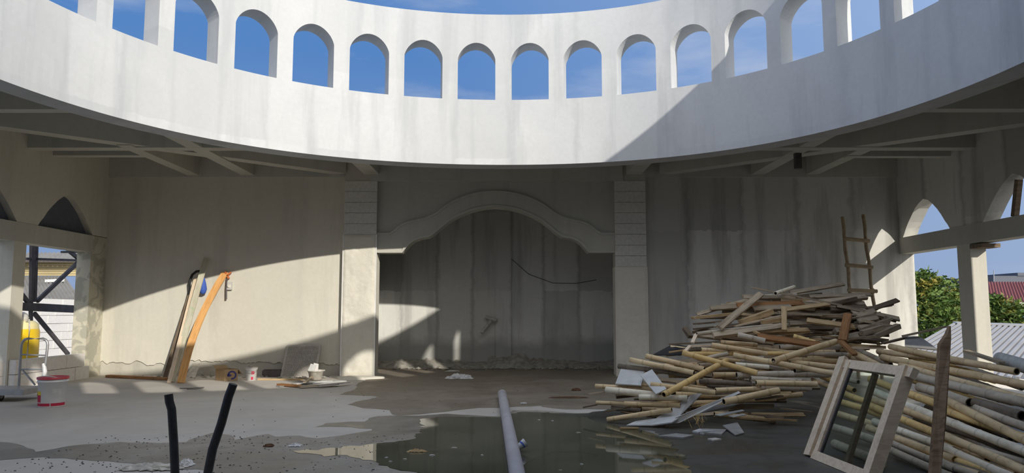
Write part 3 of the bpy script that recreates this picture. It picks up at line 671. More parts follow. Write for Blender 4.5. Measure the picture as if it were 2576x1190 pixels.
tree('lower green tree right of the right column with yellowing leaves', [bl(2505, 790, 36, 1.1), bl(2460, 790, 36, 0.9), bl(2540, 800, 35, 1.0), bl(2590, 810, 35, 1.1), bl(2490, 770, 36, 0.7)], (24.6, 36, -4), 4, 800)

# ------------------------------------------------------------------ left-hand objects
def mstick(name, p, q_, w, t, mat, label, cat, group=None, up=(0, 0, 1), parent=None, bow=0.0, taper=1.0):
    """board with its length on local x"""
    p, q_ = Vector(p), Vector(q_); d = q_ - p; L = d.length; d.normalize(); u = Vector(up)
    if abs(d.dot(u)) > 0.95: u = Vector((0, 1, 0))
    y = u.cross(d).normalized(); z = d.cross(y).normalized(); m = MB(); k = 8 if bow else 1; vs = []
    for i in range(k + 1):
        x = -L / 2 + L * i / k; b = bow * (1 - (2 * i / k - 1) ** 2); tw = 1 + (taper - 1) * i / k
        e = R.uniform(-0.02, 0.02) if i in (0, k) else 0
        vs += [(x + e, -w / 2 * tw + b, -t / 2), (x + e * .3, w / 2 * tw + b, -t / 2), (x - e * .5, w / 2 * tw + b, t / 2), (x + e, -w / 2 * tw + b, t / 2)]
    fs = [(0, 1, 2, 3), tuple(4 * k + j for j in (3, 2, 1, 0))]
    for i in range(k):
        for j in range(4): a = 4 * i + j; b_ = 4 * i + (j + 1) % 4; fs.append((a, a + 4, b_ + 4, b_))
    me = bpy.data.meshes.new(name); me.from_pydata(vs, [], fs); me.materials.append(mat); me.update()
    o = bpy.data.objects.new(name, me); C.objects.link(o)
    o.matrix_world = Matrix.Translation((p + q_) / 2) @ Matrix((d, y, z)).transposed().to_4x4()
    return tag(o, label, cat, group)
def W(px, py, off=0.04): return at(px, py, YB - off)
FY = Vector((0, -1, 0.25))
mstick('plank', fl(431, 962) + Vector((0, 0, .01)), W(519, 650), 0.125, 0.03, M['green_wood'], 'long limed plank with green stains leaning on the left back wall', 'plank', up=FY)
mstick('batten', fl(425, 964) + Vector((-.0, .0, .01)), W(492, 700, .08), 0.07, 0.025, M['pale_wood'], 'pale narrow batten leaning left of the green stained plank', 'batten', up=FY)
mstick('batten', fl(414, 955) + Vector((0, 0, .01)), W(484, 720, .1), 0.09, 0.02, M['dark_wood'], 'dark strip standing in for the shadow left of the leaning planks', 'batten', up=FY)  # dark strip in place of the shadow the planks cast on the wall
mstick('plank', fl(455, 964) + Vector((0, 0, .01)), W(566, 686), 0.15, 0.03, M['orange_wood'], 'bowed orange plank leaning on the sunlit left back wall', 'plank', up=FY, bow=0.13)
m = MB(); a, b, c, d = fl(466, 950), fl(490, 950), W(504, 914), W(484, 914); m.add([a, b, c, d, a + Vector((0, .02, 0)), b + Vector((0, .02, 0)), c + Vector((0, .02, 0)), d + Vector((0, .02, 0))], [(0, 1, 2, 3), (7, 6, 5, 4), (0, 4, 5, 1), (1, 5, 6, 2), (2, 6, 7, 3), (3, 7, 4, 0)])
tag(m.build('board_offcut', M['dirty_pl']), 'small pale board leaning behind the foot of the orange plank', 'board')
m = MB(); pp = [(503, 682), (494, 683), (484, 691), (477, 708), (478, 728), (472, 752), (464, 775), (456, 810), (446, 850), (436, 890), (428, 925)]
m.tube([W(x, y, 0.12 + 0.012 * i) for i, (x, y) in enumerate(pp)], 0.028, 8); tag(m.build('hose', M['rubber']), 'black hose hooked over the planks on the left back wall', 'hose')
m = MB(); c = W(511, 718, .12); m.lathe(c - Vector((0, 0, .2)), [(0.0, 0), (0.06, 0.03), (0.085, 0.12), (0.06, 0.25), (0.03, 0.36), (0.0, 0.4)], 10); tag(m.build('cloth', M['blue']), 'blue cloth hanging beside the green stained plank', 'cloth')
eb = thing('socket_box', 'clear grey socket box on the left back wall with hanging cable', 'socket', W(578, 722))
m = MB(); c = W(577, 719, 0.03); m.box((c.x - .06, YB - .06, c.z - .09), (c.x + .06, YB, c.z + .09)); m.build('body', M['grey_print'], eb)
m = MB(); m.tube([W(577, 719, 0.06), W(577, 719, .075)], 0.045, 14); m.build('socket', M['dirty_pl'], eb.children[0])
m = MB(); m.tube([W(571, 700, .05), W(569, 725, .06), W(569, 753, .07)], 0.02, 6); m.build('cable', M['steel_dark'], eb)
m = MB(); c = W(573, 692, .06); m.bar(c + Vector((-.07, 0, -.06)), c + Vector((.07, 0, .06)), 0.05, 0.03); m.bar(c + Vector((-.06, 0, .08)), c + Vector((.03, 0, -.08)), 0.05, 0.03); tag(m.build('bracket', M['orange']), 'small orange bracket above the socket box', 'bracket')
mstick('plank', fl(272, 946, .03), fl(424, 953, .03), 0.14, 0.05, M['brown_wood'], 'brown plank lying along the foot of the left back wall', 'plank')
# carton
cb = thing('carton', 'open brown cardboard carton with a blue swirl at the left back wall', 'carton', fl(566, 958))
def cart():
    o = fl(564, 959); ex = Vector((0.95, 0.30, 0)).normalized(); ey = Vector((-0.80, 0.60, 0)).normalized(); w, d, h = 0.255, 0.33, 0.235
    c = [o, o + ex * w, o + ex * w + ey * d, o + ey * d]; up_ = Vector((0, 0, h)); m = MB()
    for i in range(4):
        a, b = c[i], c[(i + 1) % 4]; m.quad(a, b, b + up_, a + up_)
    m.quad(*c); m.build('body', M['card'], cb)
    def flap(a, b, v): m = MB(); m.add([a, b, b + v, a + v, a + Vector((0, 0, .006)), b + Vector((0, 0, .006)), b + v + Vector((0, 0, .006)), a + v + Vector((0, 0, .006))], [(0, 1, 2, 3), (7, 6, 5, 4), (0, 4, 5, 1), (1, 5, 6, 2), (2, 6, 7, 3), (3, 7, 4, 0)]); m.build('flap', M['card'], cb)
    flap(c[3] + up_, c[0] + up_, Vector((-0.15, -0.03, 0.02)) - ex * 0.03); flap(c[1] + up_, c[2] + up_, ex * 0.08 + Vector((0, 0, -0.10))); flap(c[2] + up_, c[3] + up_, ey * 0.12 + Vector((0, 0, 0.06)))
    # printed swirl on the front
    nrm = ex.cross(Vector((0, 0, 1))).normalized(); cc = o + ex * (w * .56) + Vector((0, 0, h * .5)) + nrm * 0.003; m = MB(); vs = []; n = 22
    for i in range(n + 1):
        a = math.radians(200 - 300 * i / n + 0); r0, r1 = 0.058, 0.088
        for r in (r0, r1): vs.append(cc + ex * (r * math.cos(a)) + Vector((0, 0, r * math.sin(a))))
    m.add(vs, [(2 * i, 2 * i + 1, 2 * i + 3, 2 * i + 2) for i in range(n)])
    a0 = cc + ex * (-0.085) + Vector((0, 0, -0.005)); m.add([a0 + ex * -0.012, a0 + ex * 0.085 + Vector((0, 0, .0)), a0 + ex * 0.03 + Vector((0, 0, -0.03)), a0 + ex * 0.02 + Vector((0, 0, 0.05))], [(0, 2, 1), (0, 1, 3)])
    m.build('printed_swirl', M['blue_print'], [c_ for c_ in cb.children if c_.name.startswith('body')][0])
cart()
# small paint tub
def lab(m, c, r, a0, a1, z0, z1, n=8):
    vs = []
    for i in range(n + 1):
        a = math.radians(a0 + (a1 - a0) * i / n)
        rr = r if not callable(r) else None
        for z in (z0, z1):
            q_ = r(z) if callable(r) else r
            vs.append(Vector(c) + Vector((q_ * math.cos(a), q_ * math.sin(a), z)))
    m.add(vs, [(2 * i, 2 * i + 2, 2 * i + 3, 2 * i + 1) for i in range(n)], True)
p = fl(632, 957); p = Vector((p.x, p.y, 0)); tb = thing('paint_tub', 'small white paint tub with red print by the back wall', 'tub', p)
m = MB(); m.lathe(p, [(0, 0), (.098, 0), (.108, .22), (.12, .225), (.12, .25), (.1, .252)], 28); tbody = m.build('body', M['white_pl'], tb)
m = MB(); m.lathe(p, [(.125, .245), (.125, .265), (.0, .266)], 28); m.build('lid', M['dirty_pl'], tb)
m = MB(); m.lathe(p + Vector((-.02, -.02, .262)), [(0.05, 0), (.045, .04), (.02, .05), (0, .05)], 8); m.build('mortar_lump', M['rub'], tb)
rr_ = lambda z: 0.0995 + 0.0100 * z / .22 + .001
m = MB(); lab(m, p, rr_, -72, -38, .13, .19); lab(m, p, rr_, -74, -50, .02, .08); m.build('red_print', M['red_print'], tbody)
m = MB(); lab(m, p, rr_, -108, -96, .125, .14, 3); lab(m, p, rr_, -108, -96, .15, .155, 3); lab(m, p, rr_, -80, -77, .04, .2, 2); m.build('grey_print', M['grey_print'], tbody)
m = MB(); m.tube([p + Vector((.12 * math.cos(a), .12 * math.sin(a) - 0.01, .20 - .05 * math.sin(-a))) for a in np.linspace(-PI, 0, 9)], 0.004, 5); m.build('bail', M['galv'], tb)
# basin
p = fl(794, 957); p = Vector((p.x, p.y, 0.015)); bs = thing('basin', 'white tapered basin holding offcuts beside the perforated panel', 'basin', p)
m = MB(); m.lathe(p, [(0, .003), (.125, 0), (.155, .17), (.18, .175), (.185, .195), (.165, .195), (.15, .17), (.12, .02), (0, .02)], 30); m.build('body', M['dirty_pl'], bs)
m = MB(); m.disc(p, .15, .15, 24); m.build('cement_fill', M['rub'], bs)
mstick('tile_offcut', p + Vector((-.11, -.02, .14)), p + Vector((-.05, -.02, .30)), .12, .015, M['sheet'], 'white tile offcut standing in the basin', 'tile', up=(0, -1, 0))
mstick('tile_offcut', p + Vector((-.02, .05, .14)), p + Vector((-.01, .05, .33)), .10, .012, M['bldg_white'], 'brighter upright tile offcut at the back of the basin', 'tile', up=(0, -1, 0))
# perforated panel
p0, p1 = fl(707, 949), fl(792, 949); pt = at(709, 869, YB - .06); hz = pt.z
pp_ = thing('perforated_panel', 'grey perforated square panel leaning on the back wall', 'panel', (p0 + p1) / 2)
ex = (p1 - p0); ln = ex.length; ex.normalize(); upv = Vector((pt.x - p0.x, YB - .05 - p0.y, hz)); upv.x = 0; L2 = upv.length; upv.normalize(); nn = ex.cross(upv).normalized()
m = MB(); NX = 24
for i in range(NX + 1):
    a = p0 + ex * (ln * i / NX); w = 0.013 if 0 < i < NX else 0.035; m.bar(a, a + upv * L2, w, 0.008, up=nn)
    b = p0 + upv * (L2 * i / NX); m.bar(b, b + ex * ln, w, 0.0081, up=nn)
o = m.build('grille', M['perf'], pp_)
m = MB(); m.bar(p0 + upv * L2 / 2 - nn * 0.016 * (1 if nn.y < 0 else -1), p1 + upv * L2 / 2 - nn * 0.016 * (1 if nn.y < 0 else -1), L2, 0.006, up=nn); m.build('backing', M['perf_back'], pp_)
m = MB(); a, b = at(659, 947, 15.5), at(706, 949, 15.5); m.box((a.x, 15.5, 0), (b.x, 15.8, .14)); m.box((a.x + .02, 15.52, .14), (b.x - .02, 15.6, .16)); tag(m.build('trough', M['steel_dark']), 'dark grey trough left of the perforated panel', 'trough')
mstick('batten', fl(648, 954, .015), fl(762, 955, .015), .05, .03, M['tan_wood'], 'tan batten on the floor before the dark trough', 'batten')
mstick('plank', fl(703, 967, .03), fl(753, 971, .03), .11, .035, M['brown_wood'], 'short orange brown plank beside the flat offcuts', 'plank')
OFL = ['grey flat sheet at the left tip of the offcuts by the basin', 'white flat sheet directly before the basin', 'nearest grey wood strip of the offcuts before the basin', 'white flat sheet right of the basin reaching to the pillar', 'rearmost grey sheet right of the basin', 'dark wood piece lying behind the left edge of the basin', 'narrow grey strip leaning on the left side of the basin']
for i, (a, b, w, mt) in enumerate([((700, 972), (770, 964), .12, 'sheet_d'), ((740, 966), (830, 958), .16, 'sheet'), ((752, 973), (850, 966), .14, 'grey_wood'), ((790, 965), (868, 958), .12, 'sheet'), ((800, 970), (880, 962), .10, 'sheet_d'), ((748, 950), (784, 955), .10, 'dark_wood'), ((766, 962), (788, 946), .06, 'grey_wood')]):
    mstick('flat_offcut', fl(*a, .012 + .011 * i), fl(*b, .016 + .011 * i), w, .012, M[mt], OFL[i], 'offcut', 'flat offcuts under the basin')
m = MB(); cen = fl(902, 952); rr0 = random.Random(4); vs = [];
prof = [(1.0, 0.0), (0.92, .03), (0.6, .045), (0.0, .05)]
for r, z in prof:
    for k in range(22): a = 2 * PI * k / 22; j = 1 + .12 * math.sin(3 * a + 1) + .05 * rr0.uniform(-1, 1); vs.append((cen.x + .52 * r * j * math.cos(a), cen.y + .30 * r * j * math.sin(a), z))
m.add(vs, [(i * 22 + k, i * 22 + (k + 1) % 22, (i + 1) * 22 + (k + 1) % 22, (i + 1) * 22 + k) for i in range(3) for k in range(22)], True); tag(m.build('mortar_spill', M['plaster']), 'pale mortar spilled around the foot of the left pillar', 'mortar', kind='stuff')
for a, b, wl_ in (((452, 977), (514, 974), 'longer thin rusty wire lying in the sunlit floor patch'), ((470, 979), (512, 976), 'shorter thin wire just before the longer rusty one')):
    m = MB(); m.tube([fl(*a, .008), fl((a[0] + b[0]) / 2, (a[1] + b[1]) / 2 + 1, .01), fl(*b, .02)], 0.006, 5); tag(m.build('wire', M['steel_dark']), wl_, 'wire', 'wires on the floor')
# pail with red lid
p = fl(111, 1026); p = Vector((p.x, p.y + .17, 0)); pl_ = thing('pail', 'large white paint pail with red lid on the left floor', 'pail', p)
S = 1.0; m = MB(); m.lathe(p, [(0, 0), (.172, 0), (.178, .01), (.19, .36), (.205, .365), (.205, .385), (.197, .39), (.197, .415)], 40); pbody = m.build('body', M['white_pl'], pl_)
m = MB(); m.lathe(p, [(.21, .405), (.212, .435), (.2, .44), (.192, .43), (0, .428)], 40); m.build('lid', M['red_pl'], pl_)
rp = lambda z: .178 + (.012) * (z - .01) / .35 + .0015
m = MB(); lab(m, p, rp, -140, -66, .02, .062, 10); lab(m, p, rp, -62, 8, .02, .062, 10); lab(m, p, rp, -140, -108, .075, .18, 6); m.build('red_print', M['red_print'], pbody)
m = MB(); lab(m, p, rp, -140, -108, .18, .235, 6); m.build('yellow_print', M['yellow_print'], pbody)
m = MB(); lab(m, p, rp, -58, -22, .15, .27, 8); m.build('grey_label', M['grey_print'], pbody)
m = MB(); m.tube([p + Vector((.205 * math.cos(a), .205 * math.sin(a) * .9, .37 + .09 * math.sin(-a))) for a in np.linspace(-PI * .97, -PI * .03, 13)], 0.007, 6); m.build('bail', M['white_pl'], pl_)
# platform trolley
ty = 11.75; tr = thing('platform_trolley', 'platform trolley with bent tube handle by the left column', 'trolley', (at(55, 985, ty).x, ty, 0))
T = lambda px, py, dy=0: at(px, py, ty + dy)
path = [T(47, 975), T(50, 930), T(54, 869), T(57, 860), T(63, 854), T(71, 852), T(108, 852), T(115, 855), T(119, 861), T(120, 868), T(115, 910), T(109, 955), T(107, 975)]
m = MB(); m.tube(path, .021, 10); m.build('handle', M['galv'], tr)
m = MB(); m.tube([T(53, 892), T(116, 894)], .013, 8); m.build('crossbar', M['galv'], tr); m = MB(); m.tube([T(50, 929), T(112, 930)], .013, 8); m.build('crossbar', M['galv'], tr)
a, b = T(108, 971), T(47, 985)
m = MB(); m.box((-9.1, ty - .55, b.z - .0), (a.x + .05, ty + .05, a.z)); m.build('deck', M['galv'], tr)
for wx, wy in ((b.x + .0, ty - .42), (a.x - .02, ty - .0), (b.x - .45, ty - .42)):
    m = MB(); c = Vector((wx, wy, .07)); m.tube([c + Vector((-.02, 0, 0)), c + Vector((.02, 0, 0))], .07, 18); w_ = m.build('wheel', M['rubber'], tr); m = MB(); m.tube([c + Vector((-.024, 0, 0)), c + Vector((.024, 0, 0))], .03, 10); m.build('hub', M['galv'], w_)
    m = MB(); m.bar(c + Vector((0, 0, .0)), c + Vector((0, 0, b.z - .07)), .07, .06); m.build('fork', M['galv'], tr)
m = MB(); m.tube([T(110, 915), T(113, 935, -.02), T(109, 950, -.02), T(106, 962, -.03)], [.03, .035, .03, .02], 8); m.build('plastic_wrap', M['bag'], tr)
m = MB(); m.bar(T(56, 930), T(88, 968, -.1), .02, .02); m.build('brace', M['galv'], tr)
# two black bent bars standing up out of the floor
def blackbar(pts, Y, r, label):
    m = MB(); m.tube([at(x, y, Y) for x, y in pts], r, 6); tag(m.build('steel_bar', M['black_bar']), label, 'bar')
blackbar([(424, 992), (426, 1010), (432, 1030), (437, 1110), (441, 1205)], 6.0, .034, 'black bent steel bar standing in the floor, the left upright one')
blackbar([(587, 966), (575, 998), (557, 1065), (535, 1130), (522, 1195)], 6.0, .036, 'black bent steel bar standing in the floor, the one leaning right')

# ------------------------------------------------------------------ niche details, floor pipe, litter
cp = thing('conduit_bend', 'bent pale conduit pipe on the niche back wall', 'pipe', at(1232, 815, NY - .1))
NQ = lambda x, y, o=.15: at(x, y, NY - o)
m = MB(); m.tube([NQ(1221, 797), NQ(1250, 806, .25)], .045, 10); m.build('upper_arm', M['pvc_pale'], cp); m = MB(); m.tube([NQ(1236, 806), NQ(1211, 838, .3)], .045, 10); m.build('lower_arm', M['pvc_pale'], cp)
m = MB(); m.tube([NQ(1285, 650, .02), NQ(1330, 690, .02), NQ(1390, 712, .02), NQ(1450, 713, .02), NQ(1500, 704, .02)], .007, 5); tag(m.build('cable', M['steel_dark']), 'thin cable drooping across the niche back wall', 'cable')
def rubble(name, x0, x1, y0, y1, n, s0, s1, mat, label, cat, seed, heap=0.0):
    rr = random.Random(seed); m = MB()
    for _ in range(n):
        x, y = rr.uniform(x0, x1), rr.uniform(y0, y1); s = rr.uniform(s0, s1); vs = []
        h = heap * rr.random()
        for k in range(6):
            d = [(1, 0, 0), (-1, 0, 0), (0, 1, 0), (0, -1, 0), (0, 0, 1), (0, 0, -1)][k]; vs.append((x + d[0] * s * rr.uniform(.6, 1.5), y + d[1] * s * rr.uniform(.6, 1.5), h + .3 * s + d[2] * s * rr.uniform(.3, .8)))
        m.add(vs, [(0, 2, 4), (2, 1, 4), (1, 3, 4), (3, 0, 4), (2, 0, 5), (1, 2, 5), (3, 1, 5), (0, 3, 5)])
    return tag(m.build(name, mat), label, cat, kind='stuff')
rr = random.Random(5); m = MB(); xs = np.linspace(-3.55, 2.75, 90); pr = []
hh = [0.10 + .10 * abs(math.sin(x * 1.1 + 1)) * rr.uniform(.6, 1.2) + (.12 if -.6 < x < .4 else 0) for x in xs]; ww = [.45 + .25 * rr.random() for _ in xs]
vs = []
for x, h, w in zip(xs, hh, ww): vs += [(x, NY - .002, h * 1.1), (x, NY - .15, h * .85), (x, NY - w * .7, h * .4), (x, NY - w, 0)]
m.add(vs, [(4 * i + j, 4 * i + j + 1, 4 * i + j + 5, 4 * i + j + 4) for i in range(89) for j in range(3)], True); tag(m.build('mortar_ridge', M['rub']), 'low ridge of dropped mortar along the niche back wall', 'mortar', kind='stuff')
rubble('rubble', -2.9, 2.2, NY - 1.0, NY - .2, 160, .02, .07, M['rub'], 'small mortar rubble scattered at the niche foot', 'rubble', 6)
rubble('rubble', -8.3, -3.8, 15.2, 15.85, 90, .01, .045, M['rub'], 'small rubble along the foot of the left back wall', 'rubble', 7)
rubble('grit', -4.6, -1.2, 5.9, 8.2, 520, .004, .012, M['chip'], 'dark grit and chips on the muddy floor', 'grit', 8)
rubble('grit', -4.5, 2.2, 8.2, 13.5, 70, .004, .011, M['chip'], 'dark specks of debris across the wet floor', 'grit', 9)
m = MB(); a, b = fl(1263, 1002), fl(1301, 1215); d = (b - a); zz = Vector((0, 0, .068))
pts = [a + zz, a + d * .012 + zz, a + d * .05 + zz, a + d * .4 + zz, a + d * .8 + zz, b + d * .4 + zz]
fp = thing('floor_pipe', 'long grey pipe lying across the puddle towards the niche', 'pipe', a)
m.tube(pts, [.052, .066, .070, .068, .068, .068], 18); m.build('pipe', M['pvc'], fp)
m = MB(); m.tube([a + zz - d * .002, a + zz + d * .03], .072, 18); m.build('collar', M['pvc'], fp)
for k in range(3):
    m = MB(); q0 = a + zz + d * (.04 + .012 * k); m.tube([q0, q0 + d * .004], .0735, 18); m.build('ridge', M['pvc'], fp)
def crumple(name, c, sx, sy, sz, mat, label, cat, seed, n=12):
    rr = random.Random(seed); m = MB(); vs = []
    for j in range(n + 1):
        for i in range(n + 1):
            u, v = i / n * 2 - 1, j / n * 2 - 1; e = max(0, 1 - u * u) * max(0, 1 - v * v)
            vs.append((c[0] + sx * u * (1 + .2 * rr.uniform(-1, 1)), c[1] + sy * v * (1 + .2 * rr.uniform(-1, 1)), c[2] + .008 + sz * e ** .5 * rr.uniform(.25, 1)))
    m.add(vs, [(j * (n + 1) + i, j * (n + 1) + i + 1, (j + 1) * (n + 1) + i + 1, (j + 1) * (n + 1) + i) for j in range(n) for i in range(n)]); tag(m.build(name, mat), label, cat)
crumple('plastic_bag', fl(1156, 953), .27, .12, .12, M['bag'], 'crumpled clear plastic bag on the damp floor before the niche', 'bag', 1)
crumple('paper', fl(1138, 935), .16, .07, .03, M['sheet'], 'flattened white paper behind the crumpled bag', 'paper', 2)
crumple('paper', fl(1317, 1016), .05, .03, .02, M['sheet'], 'small pale paper scrap right of the pipe end', 'paper', 3)
crumple('paper', fl(382, 1180), .26, .10, .05, M['dirty_pl'], 'torn cement bag paper near the upright black bar', 'paper', 4)
crumple('paper', fl(468, 1172), .06, .05, .07, M['white_pl'], 'scrunched white paper between the black bars', 'paper', 5)
crumple('paper', fl(743, 1123), .06, .05, .03, M['bag'], 'small white scrap on the muddy floor', 'paper', 6)
crumple('leaf', fl(676, 1124), .05, .04, .03, M['leafbrown'], 'brown leaf on the muddy floor beside the white scrap', 'leaf', 7)
crumple('leaf', fl(1430, 1001), .28, .05, .02, M['leafbrown'], 'long brown husk lying right of the pipe end', 'leaf', 8)
crumple('leaf', fl(1449, 983), .08, .04, .05, M['leafbrown'], 'brown curled leaf behind the long husk', 'leaf', 9)
crumple('wood_chip', fl(1048, 1138), .09, .025, .03, M['tan_wood'], 'tan wood sliver in the puddle left of the pipe', 'chip', 10)
for i, (x, y) in enumerate([(1019, 1157), (982, 1163), (1143, 1128), (972, 1153), (1213, 1147), (1087, 1147), (1455, 1090), (1463, 1170), (1410, 1185), (1390, 1060), (1356, 1058)]):
    crumple('wood_chip', fl(x, y), R.uniform(.012, .03), R.uniform(.005, .011), .008, M['sheet'] if i % 2 else M['dirty_pl'], 'tiny pale chip floating on the puddle', 'chip', 20 + i, 4); C.objects[-1]['group'] = 'chips on the puddle'
c = fl(1312, 1138); cu = thing('plastic_cup', 'crushed clear plastic cup with blue print beside the pipe', 'cup', c)
m = MB(); ax = Vector((.8, .2, .55)).normalized(); m.tube([c + Vector((-.05, 0, .035)), c + Vector((0, .01, .07)), c + Vector((.04, .02, .095))], [.026, .036, .045], 14, cap=False); m.build('body', M['bag'], cu)
m = MB(); m.tube([c + Vector((-.0, .006, .068)), c + Vector((.012, .012, .078))], [.0375, .0395], 14, cap=False); m.build('blue_print', M['blue'], cu)

# ------------------------------------------------------------------ bamboo ladder
ld = thing('bamboo_ladder', 'bamboo ladder leaning on the right back wall behind the heap', 'ladder', (7.4, 15.0, 0))
def LQ(px, py): f = (py - 540) / 330; return at(px, py, 15.72 - .55 * f)
def rail(p0, p1):
    a, b = LQ(*p0), LQ(*p1); e = b + (b - a) * ((b.z) / (a.z - b.z)); n = 14; m = MB()
    m.tube([a.lerp(e, i / n) + Vector((.012 * math.sin(i * 1.7), 0, 0)) for i in range(n + 1)], [.036 + (.004 if i % 2 else 0) for i in range(n + 1)], 9); m.a['node'] = [0.0] * len(m.v); m.build('rail', M['bamboo_o'], ld)
rail((2119, 546), (2141, 755)); rail((2171, 540), (2200, 783))
for a, b in (((2120, 601), (2184, 607)), ((2124, 667), (2192, 673)), ((2130, 730), (2203, 733))):
    m = MB(); A_, B_ = LQ(*a), LQ(*b); m.tube([A_ + Vector((0, -.05, 0)), B_ + Vector((0, -.05, 0))], .042, 9); m.a['node'] = [0.0] * len(m.v); m.build('rung', M['bamboo_o'], ld)
    m = MB()
    for p in (A_.lerp(B_, .08), A_.lerp(B_, .92)): m.tube([p + Vector((-.01, -.01, .05)), p + Vector((.03, -.06, 0)), p + Vector((-.01, -.01, -.05))], .02, 6)
    m.build('lashing', M['string'], ld)

# ------------------------------------------------------------------ bamboo and timber pieces
def bamboo(p, q_, r, mat, label, cat='bamboo', group=None, ends=(True, True), name='bamboo_pole', bow=0.0, seed=None):
    p, q_ = Vector(p), Vector(q_); d = q_ - p; L = d.length; d.normalize(); u = Vector((0, 0, 1))
    y = u.cross(d).normalized(); z = d.cross(y).normalized()
    n = 12; x = -L / 2 + R.uniform(.05, .25); xs = [(-L / 2, r, 0)]
    while x < L / 2 - .04:
        xs += [(x - .018, r * .985, 0), (x, r * 1.07, 1), (x + .018, r * .985, 0)]; x += R.uniform(.28, .50)
    xs.append((L / 2, r * .96, 0)); vs = []; at_ = []
    off = lambda x: bow * (1 - (2 * x / L) ** 2)
    def ring(x, rr, nv):
        for k in range(n): a = 2 * PI * k / n; vs.append((x, rr * math.cos(a), rr * math.sin(a) + off(x))); at_.append(nv)
    for x, rr, nv in xs: ring(x, rr, nv)
    m_ = len(xs); fs = []; mi = []
    for i in range(m_ - 1):
        for k in range(n): fs.append((i * n + k, (i + 1) * n + k, (i + 1) * n + (k + 1) % n, i * n + (k + 1) % n)); mi.append(0)
    for e, sx in ((0, 1), (m_ - 1, -1)):
        x, rr, _ = xs[e]; b0 = len(vs); ring(x, rr * .74, .3); ring(x + sx * min(.12, L * .3), rr * .70, .3)
        for k in range(n): fs.append((e * n + k, e * n + (k + 1) % n, b0 + (k + 1) % n, b0 + k)); mi.append(0)
        for k in range(n): fs.append((b0 + k, b0 + (k + 1) % n, b0 + n + (k + 1) % n, b0 + n + k)); mi.append(1)
        fs.append(tuple(b0 + n + k for k in range(n))); mi.append(1)
    me = bpy.data.meshes.new(name); me.from_pydata(vs, [], fs); me.materials.append(mat); me.materials.append(M['hole'])
    me.polygons.foreach_set('material_index', mi); me.polygons.foreach_set('use_smooth', [len(f) == 4 for f in fs])
    a_ = me.attributes.new('node', 'FLOAT', 'POINT'); a_.data.foreach_set('value', [float(v) for v in at_]); me.update()
    o = bpy.data.objects.new(name, me); C.objects.link(o)
    o.matrix_world = Matrix.Translation((p + q_) / 2) @ Matrix((d, y, z)).transposed().to_4x4()
    return tag(o, label, cat, group)

# heap: image columns/rows with the mound's own depth
def HY(py): return 8.65 + (1072 - py) * 0.0074
def HP(px, py, dy=0.0):
    Y = HY(py) + dy
    if px < 1700: Y += (1700 - px) * 0.0022
    p = at(px, py, Y)
    if p.z < 0.02: p = fl(px, py, 0.02)
    return p
GT, GB = 'timber offcuts in the heap', 'bamboo lengths in the heap'
LT = {'grey_wood': 'weathered grey timber offcut lying in the heap', 'dark_wood': 'dark weathered timber offcut lying in the heap', 'tan_wood': 'tan timber offcut lying in the heap', 'brown_wood': 'brown timber offcut lying in the heap', 'pale_wood': 'pale timber offcut lying in the heap'}
LB = {'bamboo': 'dry tan bamboo length lying in the heap', 'bamboo_g': 'greyed bamboo length lying in the heap', 'bamboo_d': 'dark damp bamboo length lying in the heap', 'bamboo_y': 'yellow bamboo length lying in the heap', 'bamboo_w': 'whitened bamboo length lying in the heap'}
LM = [(2003, 745, 'the long pale top batten'), (1862, 782, 'the pale slanting board'), (1800, 794, 'the squared tan timber end'), (1937, 766, 'the reddish brown timber'), (1973, 803, 'the upright tan stake'), (1848, 830, 'the long grey bamboo'), (1985, 858, 'the orange brown plank'), (2126, 826, 'the rust brown post'), (2113, 743, 'the grey plank before the ladder'), (2228, 816, 'the dark right end post'), (2212, 792, 'the plank beside the sunlit jamb'), (2023, 884, 'the thick slanting bamboo'), (1970, 916, 'the longest tan bamboo'), (1811, 912, 'the crossing yellow tan bamboo'), (1749, 950, 'the yellow slanting bamboo'), (1699, 912, 'the split tan bamboo'), (1748, 863, 'the thin dark plank'), (1590, 946, 'the square white board'), (1644, 960, 'the tilted white board'), (1588, 987, 'the thick whitish bamboo'), (1640, 1018, 'the low tan bamboo'), (1703, 1027, 'the long white board'), (1889, 996, 'the thick lower front bamboo'), (1924, 942, 'the open mouthed grey bamboo'), (1978, 965, 'the ringed mouth bamboo'), (2025, 854, 'the bright yellow bamboo'), (1902, 797, 'the split yellowish log')]
KW = {'grey_wood': 'grey timber', 'dark_wood': 'dark timber', 'tan_wood': 'tan timber', 'brown_wood': 'brown timber', 'pale_wood': 'pale timber', 'bamboo': 'tan bamboo', 'bamboo_g': 'greyish bamboo', 'bamboo_d': 'dark bamboo', 'bamboo_y': 'yellow bamboo', 'bamboo_w': 'whitened bamboo'}
def auto_label(mat, x0, y0, x1, y1):
    if x1 < x0: x0, y0, x1, y1 = x1, y1, x0, y0
    cx, cy = (x0 + x1) / 2, (y0 + y1) / 2; L_ = math.hypot(x1 - x0, y1 - y0); sl = (y1 - y0) / max(8, x1 - x0)
    lx, ly, nm = min(LM, key=lambda l: math.hypot(l[0] - cx, 2.2 * (l[1] - cy))); dx, dy = cx - lx, cy - ly
    rel = 'behind' if math.hypot(dx, dy) < 12 else (('above' if dy < 0 else 'below') if abs(dy) > abs(dx) * .45 else ('left of' if dx < 0 else 'right of'))
    size = 'short' if L_ < 85 else ('long' if L_ > 145 else 'medium')
    ti = 'lying level' if abs(sl) < .045 else ('rising rightward' if sl < 0 else 'dropping rightward')
    if rel in ('above', 'below') and abs(dx) > 22: rel += ' ' + ('left of' if dx < 0 else 'right of')
    return '%s %s %s %s %s' % (size, KW[mat], ti, rel, nm)
